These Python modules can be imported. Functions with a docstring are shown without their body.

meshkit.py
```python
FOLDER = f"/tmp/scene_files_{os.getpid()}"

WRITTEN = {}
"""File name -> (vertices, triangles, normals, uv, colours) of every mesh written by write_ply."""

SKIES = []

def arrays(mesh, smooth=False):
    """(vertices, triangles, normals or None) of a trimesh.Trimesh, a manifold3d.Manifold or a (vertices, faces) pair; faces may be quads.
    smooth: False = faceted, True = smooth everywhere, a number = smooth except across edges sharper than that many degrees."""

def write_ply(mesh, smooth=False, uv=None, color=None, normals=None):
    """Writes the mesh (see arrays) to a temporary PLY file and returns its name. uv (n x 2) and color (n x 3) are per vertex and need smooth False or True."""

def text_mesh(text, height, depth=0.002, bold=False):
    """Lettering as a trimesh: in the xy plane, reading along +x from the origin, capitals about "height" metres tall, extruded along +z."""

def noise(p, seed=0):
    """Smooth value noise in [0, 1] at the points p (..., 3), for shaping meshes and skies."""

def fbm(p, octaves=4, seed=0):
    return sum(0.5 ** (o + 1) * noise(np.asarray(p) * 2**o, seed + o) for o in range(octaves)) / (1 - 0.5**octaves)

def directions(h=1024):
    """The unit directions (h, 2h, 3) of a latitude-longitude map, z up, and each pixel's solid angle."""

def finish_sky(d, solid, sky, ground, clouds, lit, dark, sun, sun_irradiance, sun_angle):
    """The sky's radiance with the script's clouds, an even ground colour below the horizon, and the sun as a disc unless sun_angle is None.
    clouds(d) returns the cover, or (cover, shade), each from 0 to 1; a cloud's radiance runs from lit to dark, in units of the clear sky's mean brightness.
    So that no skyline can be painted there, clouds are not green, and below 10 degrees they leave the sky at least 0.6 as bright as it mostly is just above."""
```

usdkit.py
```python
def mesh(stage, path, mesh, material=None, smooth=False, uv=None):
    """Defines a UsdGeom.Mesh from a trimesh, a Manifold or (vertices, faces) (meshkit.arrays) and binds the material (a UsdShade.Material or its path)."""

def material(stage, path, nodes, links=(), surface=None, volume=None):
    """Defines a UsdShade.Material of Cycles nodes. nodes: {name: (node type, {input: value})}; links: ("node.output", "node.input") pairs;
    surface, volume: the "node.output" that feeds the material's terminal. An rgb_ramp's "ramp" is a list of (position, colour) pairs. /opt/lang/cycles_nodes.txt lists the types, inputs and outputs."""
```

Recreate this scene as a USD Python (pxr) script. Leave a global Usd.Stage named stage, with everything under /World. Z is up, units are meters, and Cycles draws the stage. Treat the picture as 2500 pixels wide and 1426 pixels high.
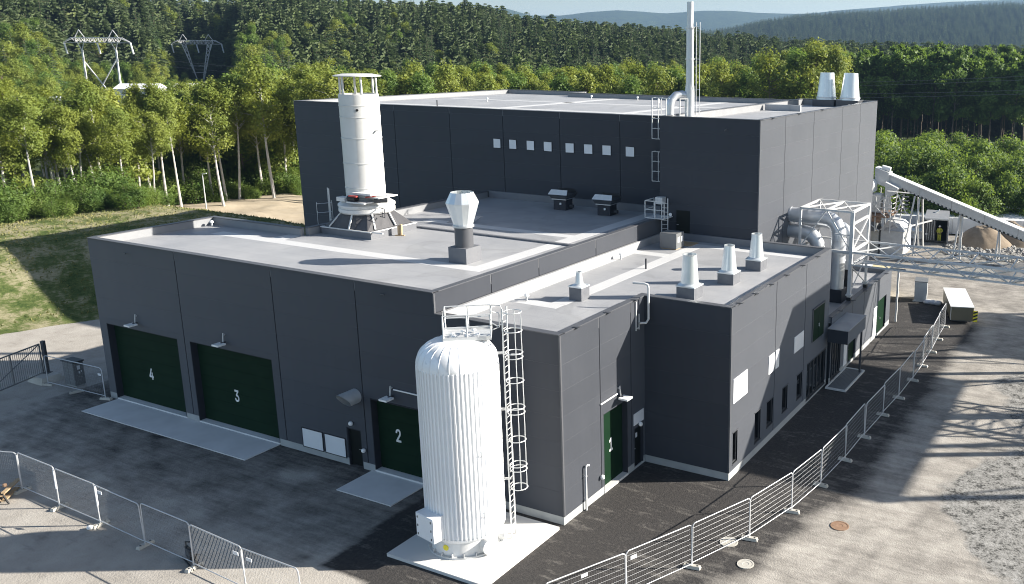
import math, random
import numpy as np, trimesh, manifold3d
import usdkit, meshkit
from pxr import Usd, UsdGeom, UsdLux, UsdShade, Gf, Sdf, Vt

stage = Usd.Stage.CreateInMemory()
UsdGeom.SetStageUpAxis(stage, UsdGeom.Tokens.z)
UsdGeom.SetStageMetersPerUnit(stage, 1.0)
UsdGeom.Xform.Define(stage, '/World')
UsdGeom.Scope.Define(stage, '/World/Looks')
A_ = np.array
# ------------------------------------------------------------------ camera
FPX, YAW, PITCH, ROLL = 2194.514, 0.463228, -0.231079, 0.007081
CAM = A_([54.919, -30.376, 20.839])
PX, PY = 439.463, -68.827
F_ = A_([-math.sin(YAW)*math.cos(PITCH), math.cos(YAW)*math.cos(PITCH), math.sin(PITCH)])
R_ = np.cross(F_, [0, 0, 1]); R_ /= np.linalg.norm(R_); U_ = np.cross(R_, F_)
R_, U_ = math.cos(ROLL)*R_ + math.sin(ROLL)*U_, -math.sin(ROLL)*R_ + math.cos(ROLL)*U_
cam = UsdGeom.Camera.Define(stage, '/World/camera')
m = Gf.Matrix4d(1.0)
for i, v in enumerate((R_, U_, -F_, CAM)):
    m.SetRow(i, Gf.Vec4d(*map(float, v), 1.0 if i == 3 else 0.0))
cam.AddTransformOp().Set(m)
APW = 36.0
cam.CreateHorizontalApertureAttr(APW)
cam.CreateVerticalApertureAttr(APW*1426/2500)
cam.CreateFocalLengthAttr(APW*FPX/2500)
cam.CreateHorizontalApertureOffsetAttr(-PX/2500*APW)
cam.CreateVerticalApertureOffsetAttr(PY/2500*APW)
cam.CreateClippingRangeAttr(Gf.Vec2f(0.5, 60000))
cam.CreateExposureAttr(1.4)
# ------------------------------------------------------------------ sky and sun
SUN_AZ = math.atan2(0.87, 0.49); SUN_EL = math.radians(24.6)
SUN = A_([math.sin(SUN_AZ)*math.cos(SUN_EL), math.cos(SUN_AZ)*math.cos(SUN_EL), math.sin(SUN_EL)])
sky = UsdLux.DomeLight.Define(stage, '/World/sky')
sky.GetPrim().SetCustomDataByKey('kind', 'structure')
skym = usdkit.material(stage, '/World/Looks/sky', {
    's': ('sky_texture', {'sky_type': 'single_scattering', 'sun_disc': False, 'sun_elevation': SUN_EL, 'sun_rotation': SUN_AZ,
                          'altitude': 100.0, 'air_density': 1.0, 'aerosol_density': 1.2, 'ozone_density': 1.0}),
    'b': ('background_shader', {'strength': 0.055})}, [('s.color', 'b.color')], surface='b.background')
UsdShade.MaterialBindingAPI.Apply(sky.GetPrim()).Bind(skym)
sun = UsdLux.DistantLight.Define(stage, '/World/sun')
sun.CreateIntensityAttr(1.25); sun.CreateAngleAttr(0.5); sun.CreateNormalizeAttr(True)
sun.CreateColorAttr(Gf.Vec3f(1.0, 0.94, 0.85))
zz = SUN; xx = np.cross([0, 0, 1], zz); xx /= np.linalg.norm(xx); yy = np.cross(zz, xx)
m = Gf.Matrix4d(1.0)
for i, v in enumerate((xx, yy, zz)):
    m.SetRow(i, Gf.Vec4d(*map(float, v), 0.0))
sun.AddTransformOp().Set(m)

# ------------------------------------------------------------------ helpers
used = {}
def numbered(parent, name):
    k = (parent, name); n = used.get(k, 0); used[k] = n+1
    return f'{parent}/{name}' if n == 0 else f'{parent}/{name}_{n:03d}'
def tag(p, label=None, cat=None, group=None, kind=None):
    p = p.GetPrim() if hasattr(p, 'GetPrim') else p
    for k, v in (('label', label), ('category', cat), ('group', group), ('kind', kind)):
        if v: p.SetCustomDataByKey(k, v)
    return p
def thing(name, label, cat, loc=(0, 0, 0), rz=0.0, group=None):
    x = UsdGeom.Xform.Define(stage, numbered('/World', name))
    x.AddTranslateOp().Set(Gf.Vec3d(*map(float, loc))); x.AddRotateZOp().Set(float(math.degrees(rz)))
    tag(x, label, cat, group)
    return str(x.GetPath())
def copy_of(path, name, label, loc, rz=0.0, scale=1.0, group=None, cat=None, lean=None):
    src = stage.GetPrimAtPath(path)
    x = UsdGeom.Xform.Define(stage, numbered('/World', name))
    x.AddTranslateOp().Set(Gf.Vec3d(*map(float, loc)))
    if lean: x.AddRotateXYZOp(UsdGeom.XformOp.PrecisionFloat, 'lean').Set(Gf.Vec3f(float(lean[0]), float(lean[1]), 0.0))
    x.AddRotateZOp().Set(float(math.degrees(rz)))
    if not np.isscalar(scale) or scale != 1.0:
        s = (scale,)*3 if np.isscalar(scale) else scale
        x.AddScaleOp().Set(Gf.Vec3f(*map(float, s)))
    was = src.GetCustomData()
    x.GetPrim().GetReferences().AddInternalReference(src.GetPath())
    x.GetPrim().SetInstanceable(True)
    tag(x, label, cat or was.get('category'), group or was.get('group'))
    return str(x.GetPath())
def part(parent, name, mb, mat, smooth=False, label=None, kind=None):
    mesh = mb.mesh() if isinstance(mb, MB) else mb
    p = usdkit.mesh(stage, numbered(parent, name), mesh, '/World/Looks/'+mat, smooth=smooth)
    tag(p, label=label, kind=kind)
    return str(p.GetPath())
def single(name, mb, mat, label, cat, group=None, smooth=False):
    p = part('/World', name, mb, mat, smooth); tag(stage.GetPrimAtPath(p), label, cat, group); return p
def structure(name, mb, mat, smooth=False):
    p = part('/World', name, mb, mat, smooth); tag(stage.GetPrimAtPath(p), kind='structure'); return p

def frame_of(d):
    d = A_(d, float); d = d/np.linalg.norm(d)
    a = A_([0, 0, 1.0]) if abs(d[2]) < 0.9 else A_([0, 1.0, 0])
    x = np.cross(a, d); x /= np.linalg.norm(x)
    return x, np.cross(d, x), d
class MB:
    def __init__(s): s.v = []; s.f = []; s.n = 0
    def add(s, v, f):
        v = np.asarray(v, float); f = np.asarray(f, int)
        if f.shape[1] == 4: f = np.vstack([f[:, [0, 1, 2]], f[:, [0, 2, 3]]])
        s.v.append(v); s.f.append(f+s.n); s.n += len(v); return s
    def tri(s, m): return s.add(m.vertices, m.faces)
    def box(s, x0, x1, y0, y1, z0, z1):
        v = [(x, y, z) for z in (z0, z1) for y in (y0, y1) for x in (x0, x1)]
        return s.add(v, [(0, 2, 3, 1), (4, 5, 7, 6), (0, 1, 5, 4), (2, 6, 7, 3), (0, 4, 6, 2), (1, 3, 7, 5)])
    def obox(s, c, ux, sx, sy, sz):
        """box of size sx, sy, sz centred on c, x axis along ux (horizontal)"""
        ux = A_([ux[0], ux[1], 0.0]); ux /= np.linalg.norm(ux); uy = A_([-ux[1], ux[0], 0])
        c = A_(c, float)
        v = [c + a*ux*sx/2 + b*uy*sy/2 + A_([0, 0, d*sz/2]) for d in (-1, 1) for b in (-1, 1) for a in (-1, 1)]
        return s.add(v, [(0, 2, 3, 1), (4, 5, 7, 6), (0, 1, 5, 4), (2, 6, 7, 3), (0, 4, 6, 2), (1, 3, 7, 5)])
    def bar(s, p, q, w, h=None):
        p, q = A_(p, float), A_(q, float); h = h or w
        x, y, d = frame_of(q-p)
        v = [o + a*x*w/2 + b*y*h/2 for o in (p, q) for b in (-1, 1) for a in (-1, 1)]
        return s.add(v, [(0, 2, 3, 1), (4, 5, 7, 6), (0, 1, 5, 4), (2, 6, 7, 3), (0, 4, 6, 2), (1, 3, 7, 5)])
    def tube(s, pts, r, n=8, cap=True):
        pts = A_(pts, float); r = np.broadcast_to(r, len(pts)).astype(float)
        k = len(pts); tang = np.gradient(pts, axis=0)
        x, y, _ = frame_of(tang[0]); ring = []
        an = np.arange(n)*2*math.pi/n
        for i in range(k):
            d = tang[i]/max(np.linalg.norm(tang[i]), 1e-9)
            x = x - d*(x@d); x /= np.linalg.norm(x); y = np.cross(d, x)
            ring.append(pts[i] + r[i]*(np.cos(an)[:, None]*x + np.sin(an)[:, None]*y))
        v = np.vstack(ring); f = []
        for i in range(k-1):
            for j in range(n):
                a, b = i*n+j, i*n+(j+1) % n
                f.append((a, b, b+n, a+n))
        s.add(v, f)
        if cap:
            for i, o in ((0, -1), (k-1, 1)):
                c = np.vstack([ring[i], pts[i]]); idx = [(j, (j+1) % n, n)[::o] for j in range(n)]
                s.add(c, idx)
        return s
    def lathe(s, prof, c=(0, 0, 0), n=48, a0=0.0, a1=2*math.pi):
        full = abs(a1-a0-2*math.pi) < 1e-6
        an = np.linspace(a0, a1, n, endpoint=not full); k = len(prof)
        v = [(c[0]+r*math.cos(a), c[1]+r*math.sin(a), c[2]+z) for a in an for r, z in prof]
        f = []
        for i in range(n if full else n-1):
            for j in range(k-1):
                a, b = i*k+j, ((i+1) % n)*k+j
                f.append((a, b, b+1, a+1))
        return s.add(v, f)
    def quad(s, a, b, c, d): return s.add([a, b, c, d], [(0, 1, 2, 3)])
    def mesh(s): return np.vstack(s.v), np.vstack(s.f)
def bx(*a): return MB().box(*a)

# ------------------------------------------------------------------ materials
def mat(name, col, rough=0.5, metal=0.0, col2=None, scale=2.0, amount=0.5, detail=4, bump=0.0, bscale=None, spec=0.5, stretch=None, vary=0.0, coat=0.0):
    N = {'p': ('principled_bsdf', {'base_color': col, 'roughness': rough, 'metallic': metal, 'specular_ior_level': spec, 'coat_weight': coat})}
    L = []
    vec = None
    if col2 is not None or bump:
        N['g'] = ('geometry', {}); vec = 'g.position'
        if stretch:
            N['m'] = ('mapping', {'scale': stretch}); L.append(('g.position', 'm.vector')); vec = 'm.vector'
    if col2 is not None:
        N['n'] = ('noise_texture', {'scale': scale, 'detail': detail, 'roughness': 0.62}); L.append((vec, 'n.vector'))
        N['r'] = ('rgb_ramp', {'ramp': [(0.5-0.5*(1-amount)-0.02+0.0, col), (0.5+0.5*(1-amount)+0.02, col2)]}); L.append(('n.fac', 'r.fac'))
        L.append(('r.color', 'p.base_color'))
    if bump:
        N['bn'] = ('noise_texture', {'scale': bscale or scale*4, 'detail': 3}); L.append((vec, 'bn.vector'))
        N['b'] = ('bump', {'strength': bump, 'distance': 0.02}); L += [('bn.fac', 'b.height'), ('b.normal', 'p.normal')]
    return usdkit.material(stage, '/World/Looks/'+name, N, L, surface='p.BSDF')
usdkit.material(stage, '/World/Looks/cladding', {
    'g': ('geometry', {}), 'o': ('object_info', {}), 'm': ('mapping', {'scale': (3.0, 3.0, 0.12)}), 'n': ('noise_texture', {'scale': 1.0, 'detail': 6, 'roughness': 0.65}),
    'n2': ('noise_texture', {'scale': 0.5, 'detail': 4}), 'a': ('math', {'math_type': 'multiply_add', 'value2': 0.16, 'value3': 0.09}), 'b': ('math', {'math_type': 'multiply_add', 'value2': 0.45}), 'c': ('math', {'math_type': 'multiply_add', 'value2': 0.25}),
    'r': ('rgb_ramp', {'ramp': [(0.25, (0.014, 0.017, 0.025)), (0.75, (0.024, 0.028, 0.038))]}),
    'rr': ('map_range', {'from_min': 0.2, 'from_max': 0.8, 'to_min': 0.42, 'to_max': 0.6}),
    'bn': ('bump', {'strength': 0.12, 'distance': 0.03}),
    'p': ('principled_bsdf', {'specular_ior_level': 0.22, 'sheen_weight': 0.48, 'sheen_roughness': 0.5, 'sheen_tint': (0.96, 0.98, 1.0)})},
    [('g.position', 'm.vector'), ('m.vector', 'n.vector'), ('g.position', 'n2.vector'), ('o.random', 'a.value1'), ('n.fac', 'b.value1'), ('a.value', 'b.value3'), ('n2.fac', 'c.value1'), ('b.value', 'c.value3'),
     ('c.value', 'r.fac'), ('r.color', 'p.base_color'), ('n2.fac', 'rr.value'), ('rr.result', 'p.roughness'), ('n2.fac', 'bn.height'), ('bn.normal', 'p.normal')], surface='p.BSDF')
mat('cladding_edge', (0.032, 0.034, 0.042), 0.5, spec=0.2)
mat('joint', (0.012, 0.012, 0.014), 0.7)
mat('flashing', (0.075, 0.078, 0.088), 0.45, col2=(0.10, 0.103, 0.11), scale=0.6, spec=0.3)
mat('plinth', (0.30, 0.31, 0.31), 0.75, col2=(0.40, 0.41, 0.40), scale=1.2, bump=0.15)
usdkit.material(stage, '/World/Looks/membrane', {
    'g': ('geometry', {}), 'n': ('noise_texture', {'scale': 0.35, 'detail': 8, 'roughness': 0.6}), 'n2': ('noise_texture', {'scale': 3.0, 'detail': 6}), 'v': ('noise_texture', {'scale': 0.16, 'detail': 3, 'distortion': 1.2}),
    'bt': ('brick_texture', {'color1': (1, 1, 1), 'color2': (0.955, 0.955, 0.96), 'mortar': (0.86, 0.86, 0.87), 'scale': 1.0, 'mortar_size': 0.022, 'mortar_smooth': 0.3, 'brick_width': 9.0, 'row_height': 1.05}),
    'r': ('rgb_ramp', {'ramp': [(0.3, (0.29, 0.295, 0.305)), (0.5, (0.33, 0.333, 0.34)), (0.72, (0.385, 0.385, 0.385))]}),
    'pr': ('rgb_ramp', {'ramp': [(0.57, (1, 1, 1)), (0.6, (0.86, 0.86, 0.85)), (0.63, (0.93, 0.93, 0.925))]}),
    'm1': ('mix_color', {'blend_type': 'multiply', 'fac': 1.0}), 'm2': ('mix_color', {'blend_type': 'multiply', 'fac': 0.8}),
    'b': ('bump', {'strength': 0.08, 'distance': 0.02}), 'p': ('principled_bsdf', {'roughness': 0.55, 'specular_ior_level': 0.45})},
    [('g.position', 'n.vector'), ('g.position', 'n2.vector'), ('g.position', 'v.vector'), ('g.position', 'bt.vector'), ('n.fac', 'r.fac'), ('v.fac', 'pr.fac'), ('r.color', 'm1.a'), ('bt.color', 'm1.b'), ('m1.result', 'm2.a'), ('pr.color', 'm2.b'),
     ('m2.result', 'p.base_color'), ('n2.fac', 'b.height'), ('b.normal', 'p.normal')], surface='p.BSDF')
mat('membrane_pale', (0.50, 0.50, 0.50), 0.6, col2=(0.58, 0.58, 0.57), scale=0.8, amount=0.2, detail=6)
mat('membrane_dark', (0.12, 0.125, 0.14), 0.55, col2=(0.15, 0.155, 0.165), scale=1.0, bump=0.1, bscale=3)
mat('wrapped', (0.10, 0.105, 0.12), 0.5, col2=(0.15, 0.155, 0.165), scale=2.5, bump=0.8, bscale=2.6)
mat('door_green', (0.005, 0.019, 0.009), 0.55, col2=(0.008, 0.025, 0.012), scale=0.9, spec=0.06)
mat('door_black', (0.006, 0.008, 0.007), 0.5, spec=0.15)
mat('white_paint', (0.80, 0.80, 0.78), 0.4, col2=(0.74, 0.74, 0.72), scale=1.5, amount=0.3)
mat('white_board', (0.72, 0.73, 0.74), 0.55, col2=(0.66, 0.67, 0.69), scale=1.0)
mat('white_tank', (0.84, 0.845, 0.85), 0.36, col2=(0.77, 0.78, 0.79), scale=0.9, amount=0.35)
mat('white_stack', (0.62, 0.62, 0.605), 0.5, col2=(0.52, 0.515, 0.49), scale=1.1, amount=0.25, detail=7)
mat('galvanised', (0.56, 0.57, 0.58), 0.42, metal=0.75, col2=(0.68, 0.69, 0.70), scale=3.0, amount=0.3, detail=5)
mat('galvanised_matt', (0.50, 0.51, 0.51), 0.5, metal=0.3, col2=(0.60, 0.61, 0.61), scale=4.0)
mat('steel_duct', (0.55, 0.57, 0.60), 0.4, metal=0.6, col2=(0.64, 0.66, 0.68), scale=1.5)
mat('bright_cone', (0.66, 0.70, 0.71), 0.3, metal=0.55, col2=(0.76, 0.79, 0.79), scale=2.0)
mat('white_steel', (0.62, 0.62, 0.61), 0.5, col2=(0.52, 0.52, 0.51), scale=2.5)
mat('dark_steel', (0.06, 0.062, 0.068), 0.5, metal=0.2)
mat('black', (0.012, 0.012, 0.013), 0.5)
mat('rubber', (0.02, 0.02, 0.02), 0.8)
mat('concrete', (0.56, 0.56, 0.545), 0.85, col2=(0.76, 0.76, 0.75), scale=0.7, amount=0.3, detail=8, bump=0.12, bscale=9)
mat('concrete_new', (0.56, 0.555, 0.535), 0.8, col2=(0.64, 0.63, 0.61), scale=0.7, amount=0.2, detail=8, bump=0.08, bscale=9)
mat('block_concrete', (0.40, 0.38, 0.33), 0.9, col2=(0.48, 0.46, 0.41), scale=2.0, bump=0.3)
mat('wire_steel', (0.52, 0.53, 0.54), 0.5, metal=0.35)
mat('wood_raw', (0.45, 0.33, 0.2), 0.8, col2=(0.36, 0.25, 0.14), scale=3, stretch=(1, 8, 1))
mat('red_paint', (0.35, 0.04, 0.03), 0.45)
mat('yellow', (0.72, 0.62, 0.04), 0.5)
mat('orange', (0.7, 0.25, 0.02), 0.5)
mat('hivis', (0.50, 0.52, 0.06), 0.8, col2=(0.40, 0.42, 0.06), scale=6)
mat('navy_cloth', (0.02, 0.022, 0.035), 0.8)
mat('skin', (0.45, 0.28, 0.2), 0.6)
mat('container_paint', (0.035, 0.036, 0.04), 0.45, col2=(0.05, 0.05, 0.055), scale=1.5)
mat('container_side', (0.20, 0.21, 0.225), 0.5, col2=(0.25, 0.255, 0.265), scale=1.2)
mat('box_olive', (0.105, 0.095, 0.06), 0.5, col2=(0.13, 0.115, 0.08), scale=1.5)
mat('beige_box', (0.60, 0.54, 0.34), 0.6, col2=(0.52, 0.46, 0.28), scale=1.0)
mat('cabinet_grey', (0.13, 0.135, 0.14), 0.45, col2=(0.16, 0.165, 0.165), scale=1.5)
mat('sand', (0.33, 0.27, 0.19), 0.95, col2=(0.45, 0.38, 0.28), scale=0.8, detail=8, bump=0.5, bscale=5)
mat('soil', (0.15, 0.115, 0.08), 0.95, col2=(0.25, 0.20, 0.145), scale=1.2, detail=8, bump=0.5, bscale=5)
mat('tarp', (0.045, 0.045, 0.05), 0.7, col2=(0.065, 0.065, 0.07), scale=3.0, bump=0.7, bscale=2.6)
mat('parapet_felt', (0.20, 0.205, 0.215), 0.55, col2=(0.24, 0.245, 0.25), scale=0.8)
mat('rust', (0.22, 0.12, 0.07), 0.8, col2=(0.30, 0.20, 0.13), scale=6)
mat('bag_white', (0.6, 0.62, 0.64), 0.6, col2=(0.5, 0.52, 0.55), scale=3, bump=0.6, bscale=4)
mat('stone_pile', (0.20, 0.195, 0.18), 0.9, col2=(0.32, 0.31, 0.295), scale=4, bump=0.4)
mat('road_grey', (0.20, 0.20, 0.20), 0.85, col2=(0.25, 0.25, 0.24), scale=0.5)
mat('far_paint', (0.55, 0.55, 0.53), 0.7)
mat('lamp_white', (0.85, 0.85, 0.83), 0.35)
mat('insulator', (0.62, 0.64, 0.64), 0.35)
mat('birch_bark', (0.66, 0.64, 0.60), 0.8, col2=(0.20, 0.18, 0.17), scale=2.2, amount=0.05, detail=3, stretch=(1.5, 1.5, 0.7))
mat('bark', (0.10, 0.075, 0.055), 0.9, col2=(0.18, 0.14, 0.11), scale=3)
usdkit.material(stage, '/World/Looks/glass', {
    'f': ('fresnel', {'IOR': 1.6}), 't': ('transparent_bsdf', {'color': (0.55, 0.6, 0.6)}), 'g': ('glossy_bsdf', {'roughness': 0.03, 'color': (0.9, 0.92, 0.95)}),
    'm': ('mix_closure', {})}, [('f.fac', 'm.fac'), ('t.BSDF', 'm.closure1'), ('g.BSDF', 'm.closure2')], surface='m.closure')

def leaf_mat(name, cols, rough=0.55, trans=0.35, tcol=(0.16, 0.22, 0.03), nscale=0.16):
    usdkit.material(stage, '/World/Looks/'+name, {
        'g': ('geometry', {}), 'n': ('noise_texture', {'scale': nscale, 'detail': 2}),
        'a': ('math', {'math_type': 'multiply_add', 'value2': 0.42, 'value3': -0.2}),
        'a2': ('math', {'math_type': 'multiply_add', 'value2': 1.7, 'value3': -0.35}),
        'b': ('math', {'math_type': 'add', 'use_clamp': True}),
        'r': ('rgb_ramp', {'ramp': list(zip(np.linspace(0, 1, len(cols)), cols))}),
        'd': ('principled_bsdf', {'roughness': rough, 'specular_ior_level': 0.25}),
        't': ('translucent_bsdf', {'color': tcol}), 'm': ('mix_closure', {'fac': trans})},
        [('g.position', 'n.vector'), ('g.random_per_island', 'a.value1'), ('n.fac', 'a2.value1'), ('a.value', 'b.value1'), ('a2.value', 'b.value2'),
         ('b.value', 'r.fac'), ('r.color', 'd.base_color'), ('d.BSDF', 'm.closure1'), ('t.BSDF', 'm.closure2')], surface='m.closure')
leaf_mat('leaf_birch', [(0.125, 0.175, 0.036), (0.215, 0.250, 0.050), (0.340, 0.340, 0.085)], tcol=(0.34, 0.38, 0.05))
leaf_mat('leaf_green', [(0.070, 0.125, 0.030), (0.130, 0.195, 0.042), (0.225, 0.270, 0.062)], tcol=(0.22, 0.33, 0.05))
leaf_mat('leaf_bush', [(0.055, 0.105, 0.026), (0.120, 0.180, 0.038), (0.250, 0.300, 0.066)], tcol=(0.26, 0.36, 0.05), nscale=0.3)
leaf_mat('needle', [(0.034, 0.056, 0.025), (0.064, 0.092, 0.036), (0.130, 0.158, 0.055)], trans=0.15, tcol=(0.10, 0.15, 0.04), nscale=0.13)
leaf_mat('pine_needle', [(0.050, 0.072, 0.030), (0.090, 0.118, 0.044), (0.165, 0.185, 0.064)], trans=0.15, tcol=(0.11, 0.16, 0.05), nscale=0.13)
leaf_mat('grass_blade', [(0.10, 0.13, 0.03), (0.26, 0.24, 0.10), (0.42, 0.36, 0.20)], trans=0.25, tcol=(0.2, 0.2, 0.05), nscale=0.25)

# the yard: three wear weights (dust, gravel, fresh asphalt) stored on the mesh, broken up by noise
usdkit.material(stage, '/World/Looks/yard', {
    'g': ('geometry', {}), 'at': ('attribute', {'attribute': 'wear'}), 'sx': ('separate_color', {}),
    'n1': ('noise_texture', {'scale': 0.55, 'detail': 9, 'roughness': 0.68}),
    'mp': ('mapping', {'rotation': (0, 0, 0.25), 'scale': (0.35, 2.6, 1.0)}), 'n2': ('noise_texture', {'scale': 0.9, 'detail': 7, 'roughness': 0.7}),
    'n3': ('noise_texture', {'scale': 6.0, 'detail': 5, 'roughness': 0.75}),
    'v': ('voronoi_texture', {'scale': 9.0}), 'v2': ('voronoi_texture', {'scale': 14.0}),
    # dust amount = weight + noise
    's1': ('math', {'math_type': 'multiply_add', 'value2': 0.8, 'value3': -0.40}), 's2': ('math', {'math_type': 'multiply_add', 'value2': 0.95, 'value3': -0.48}),
    's3': ('math', {'math_type': 'multiply_add', 'value2': 0.35, 'value3': -0.17}),
    'a1': ('math', {'math_type': 'add'}), 'a2': ('math', {'math_type': 'add'}), 'a3': ('math', {'math_type': 'add', 'use_clamp': True}),
    'dr': ('rgb_ramp', {'ramp': [(0.12, (0, 0, 0)), (0.9, (1, 1, 1))]}),
    'asph': ('rgb_ramp', {'ramp': [(0.3, (0.026, 0.025, 0.025)), (0.7, (0.058, 0.053, 0.049))]}),
    'dust': ('rgb_ramp', {'ramp': [(0.3, (0.30, 0.275, 0.240)), (0.7, (0.43, 0.40, 0.355))]}),
    'mixd': ('mix_color', {}),
    'grv': ('rgb_ramp', {'ramp': [(0.5, (0.02, 0.02, 0.019)), (0.62, (0.07, 0.068, 0.063)), (0.70, (0.20, 0.195, 0.18)), (0.9, (0.34, 0.33, 0.31))]}),
    'ga': ('math', {'math_type': 'add'}), 'n4': ('noise_texture', {'scale': 1.7, 'detail': 8, 'roughness': 0.75}), 'gb': ('math', {'math_type': 'multiply_add', 'value2': 0.22, 'value3': 0.0}),
    'gn': ('math', {'math_type': 'multiply_add', 'value2': 1.5, 'value3': -0.75}), 'gf': ('math', {'math_type': 'add', 'use_clamp': True}),
    'gr': ('rgb_ramp', {'ramp': [(0.35, (0, 0, 0)), (0.65, (1, 1, 1))]}),
    'mixg': ('mix_color', {}), 'bs': ('math', {'math_type': 'multiply_add', 'value2': 0.7}),
    'b': ('bump', {'strength': 0.5, 'distance': 0.03}), 'p': ('principled_bsdf', {'roughness': 0.88, 'specular_ior_level': 0.3})},
    [('at.color', 'sx.color'), ('g.position', 'n1.vector'), ('g.position', 'mp.vector'), ('mp.vector', 'n2.vector'), ('g.position', 'n3.vector'), ('g.position', 'v.vector'), ('g.position', 'v2.vector'),
     ('n1.fac', 's1.value1'), ('n2.fac', 's2.value1'), ('n3.fac', 's3.value1'), ('s1.value', 'a1.value1'), ('s2.value', 'a1.value2'), ('a1.value', 'a2.value1'), ('s3.value', 'a2.value2'),
     ('a2.value', 'a3.value1'), ('sx.r', 'a3.value2'), ('a3.value', 'dr.fac'), ('n3.fac', 'asph.fac'), ('n1.fac', 'dust.fac'),
     ('dr.color', 'mixd.fac'), ('asph.color', 'mixd.a'), ('dust.color', 'mixd.b'),
     ('v.distance', 'ga.value1'), ('n3.fac', 'ga.value2'), ('g.position', 'n4.vector'), ('ga.value', 'gb.value1'), ('n4.fac', 'gb.value3'), ('gb.value', 'grv.fac'),
     ('n1.fac', 'gn.value1'), ('gn.value', 'gf.value1'), ('sx.g', 'gf.value2'), ('gf.value', 'gr.fac'),
     ('gr.color', 'mixg.fac'), ('mixd.result', 'mixg.a'), ('grv.color', 'mixg.b'), ('mixg.result', 'p.base_color'),
     ('v2.distance', 'bs.value1'), ('n3.fac', 'bs.value3'), ('bs.value', 'b.height'), ('b.normal', 'p.normal')], surface='p.BSDF')
usdkit.material(stage, '/World/Looks/forest_floor', {
    'g': ('geometry', {}), 'n': ('noise_texture', {'scale': 0.12, 'detail': 8, 'roughness': 0.65}), 'n2': ('noise_texture', {'scale': 1.5, 'detail': 6}),
    'r': ('rgb_ramp', {'ramp': [(0.35, (0.020, 0.030, 0.012)), (0.55, (0.045, 0.060, 0.020)), (0.75, (0.09, 0.10, 0.035))]}),
    'b': ('bump', {'strength': 0.6, 'distance': 0.2}), 'p': ('principled_bsdf', {'roughness': 0.95, 'specular_ior_level': 0.1})},
    [('g.position', 'n.vector'), ('g.position', 'n2.vector'), ('n.fac', 'r.fac'), ('r.color', 'p.base_color'), ('n2.fac', 'b.height'), ('b.normal', 'p.normal')], surface='p.BSDF')
usdkit.material(stage, '/World/Looks/bank', {
    'g': ('geometry', {}), 'n': ('noise_texture', {'scale': 0.28, 'detail': 8, 'roughness': 0.66}), 'n2': ('noise_texture', {'scale': 2.2, 'detail': 7, 'roughness': 0.7}),
    'ad': ('math', {'math_type': 'multiply_add', 'value2': 0.6}), 'sc': ('math', {'math_type': 'multiply', 'value2': 0.62}),
    'r': ('rgb_ramp', {'ramp': [(0.38, (0.045, 0.075, 0.020)), (0.47, (0.105, 0.130, 0.042)), (0.54, (0.26, 0.24, 0.14)), (0.70, (0.42, 0.375, 0.26))]}),
    'b': ('bump', {'strength': 0.8, 'distance': 0.15}), 'p': ('principled_bsdf', {'roughness': 0.95, 'specular_ior_level': 0.1})},
    [('g.position', 'n.vector'), ('g.position', 'n2.vector'), ('n2.fac', 'ad.value1'), ('n.fac', 'ad.value3'), ('ad.value', 'sc.value1'), ('sc.value', 'r.fac'), ('r.color', 'p.base_color'), ('n2.fac', 'b.height'), ('b.normal', 'p.normal')], surface='p.BSDF')
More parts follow.
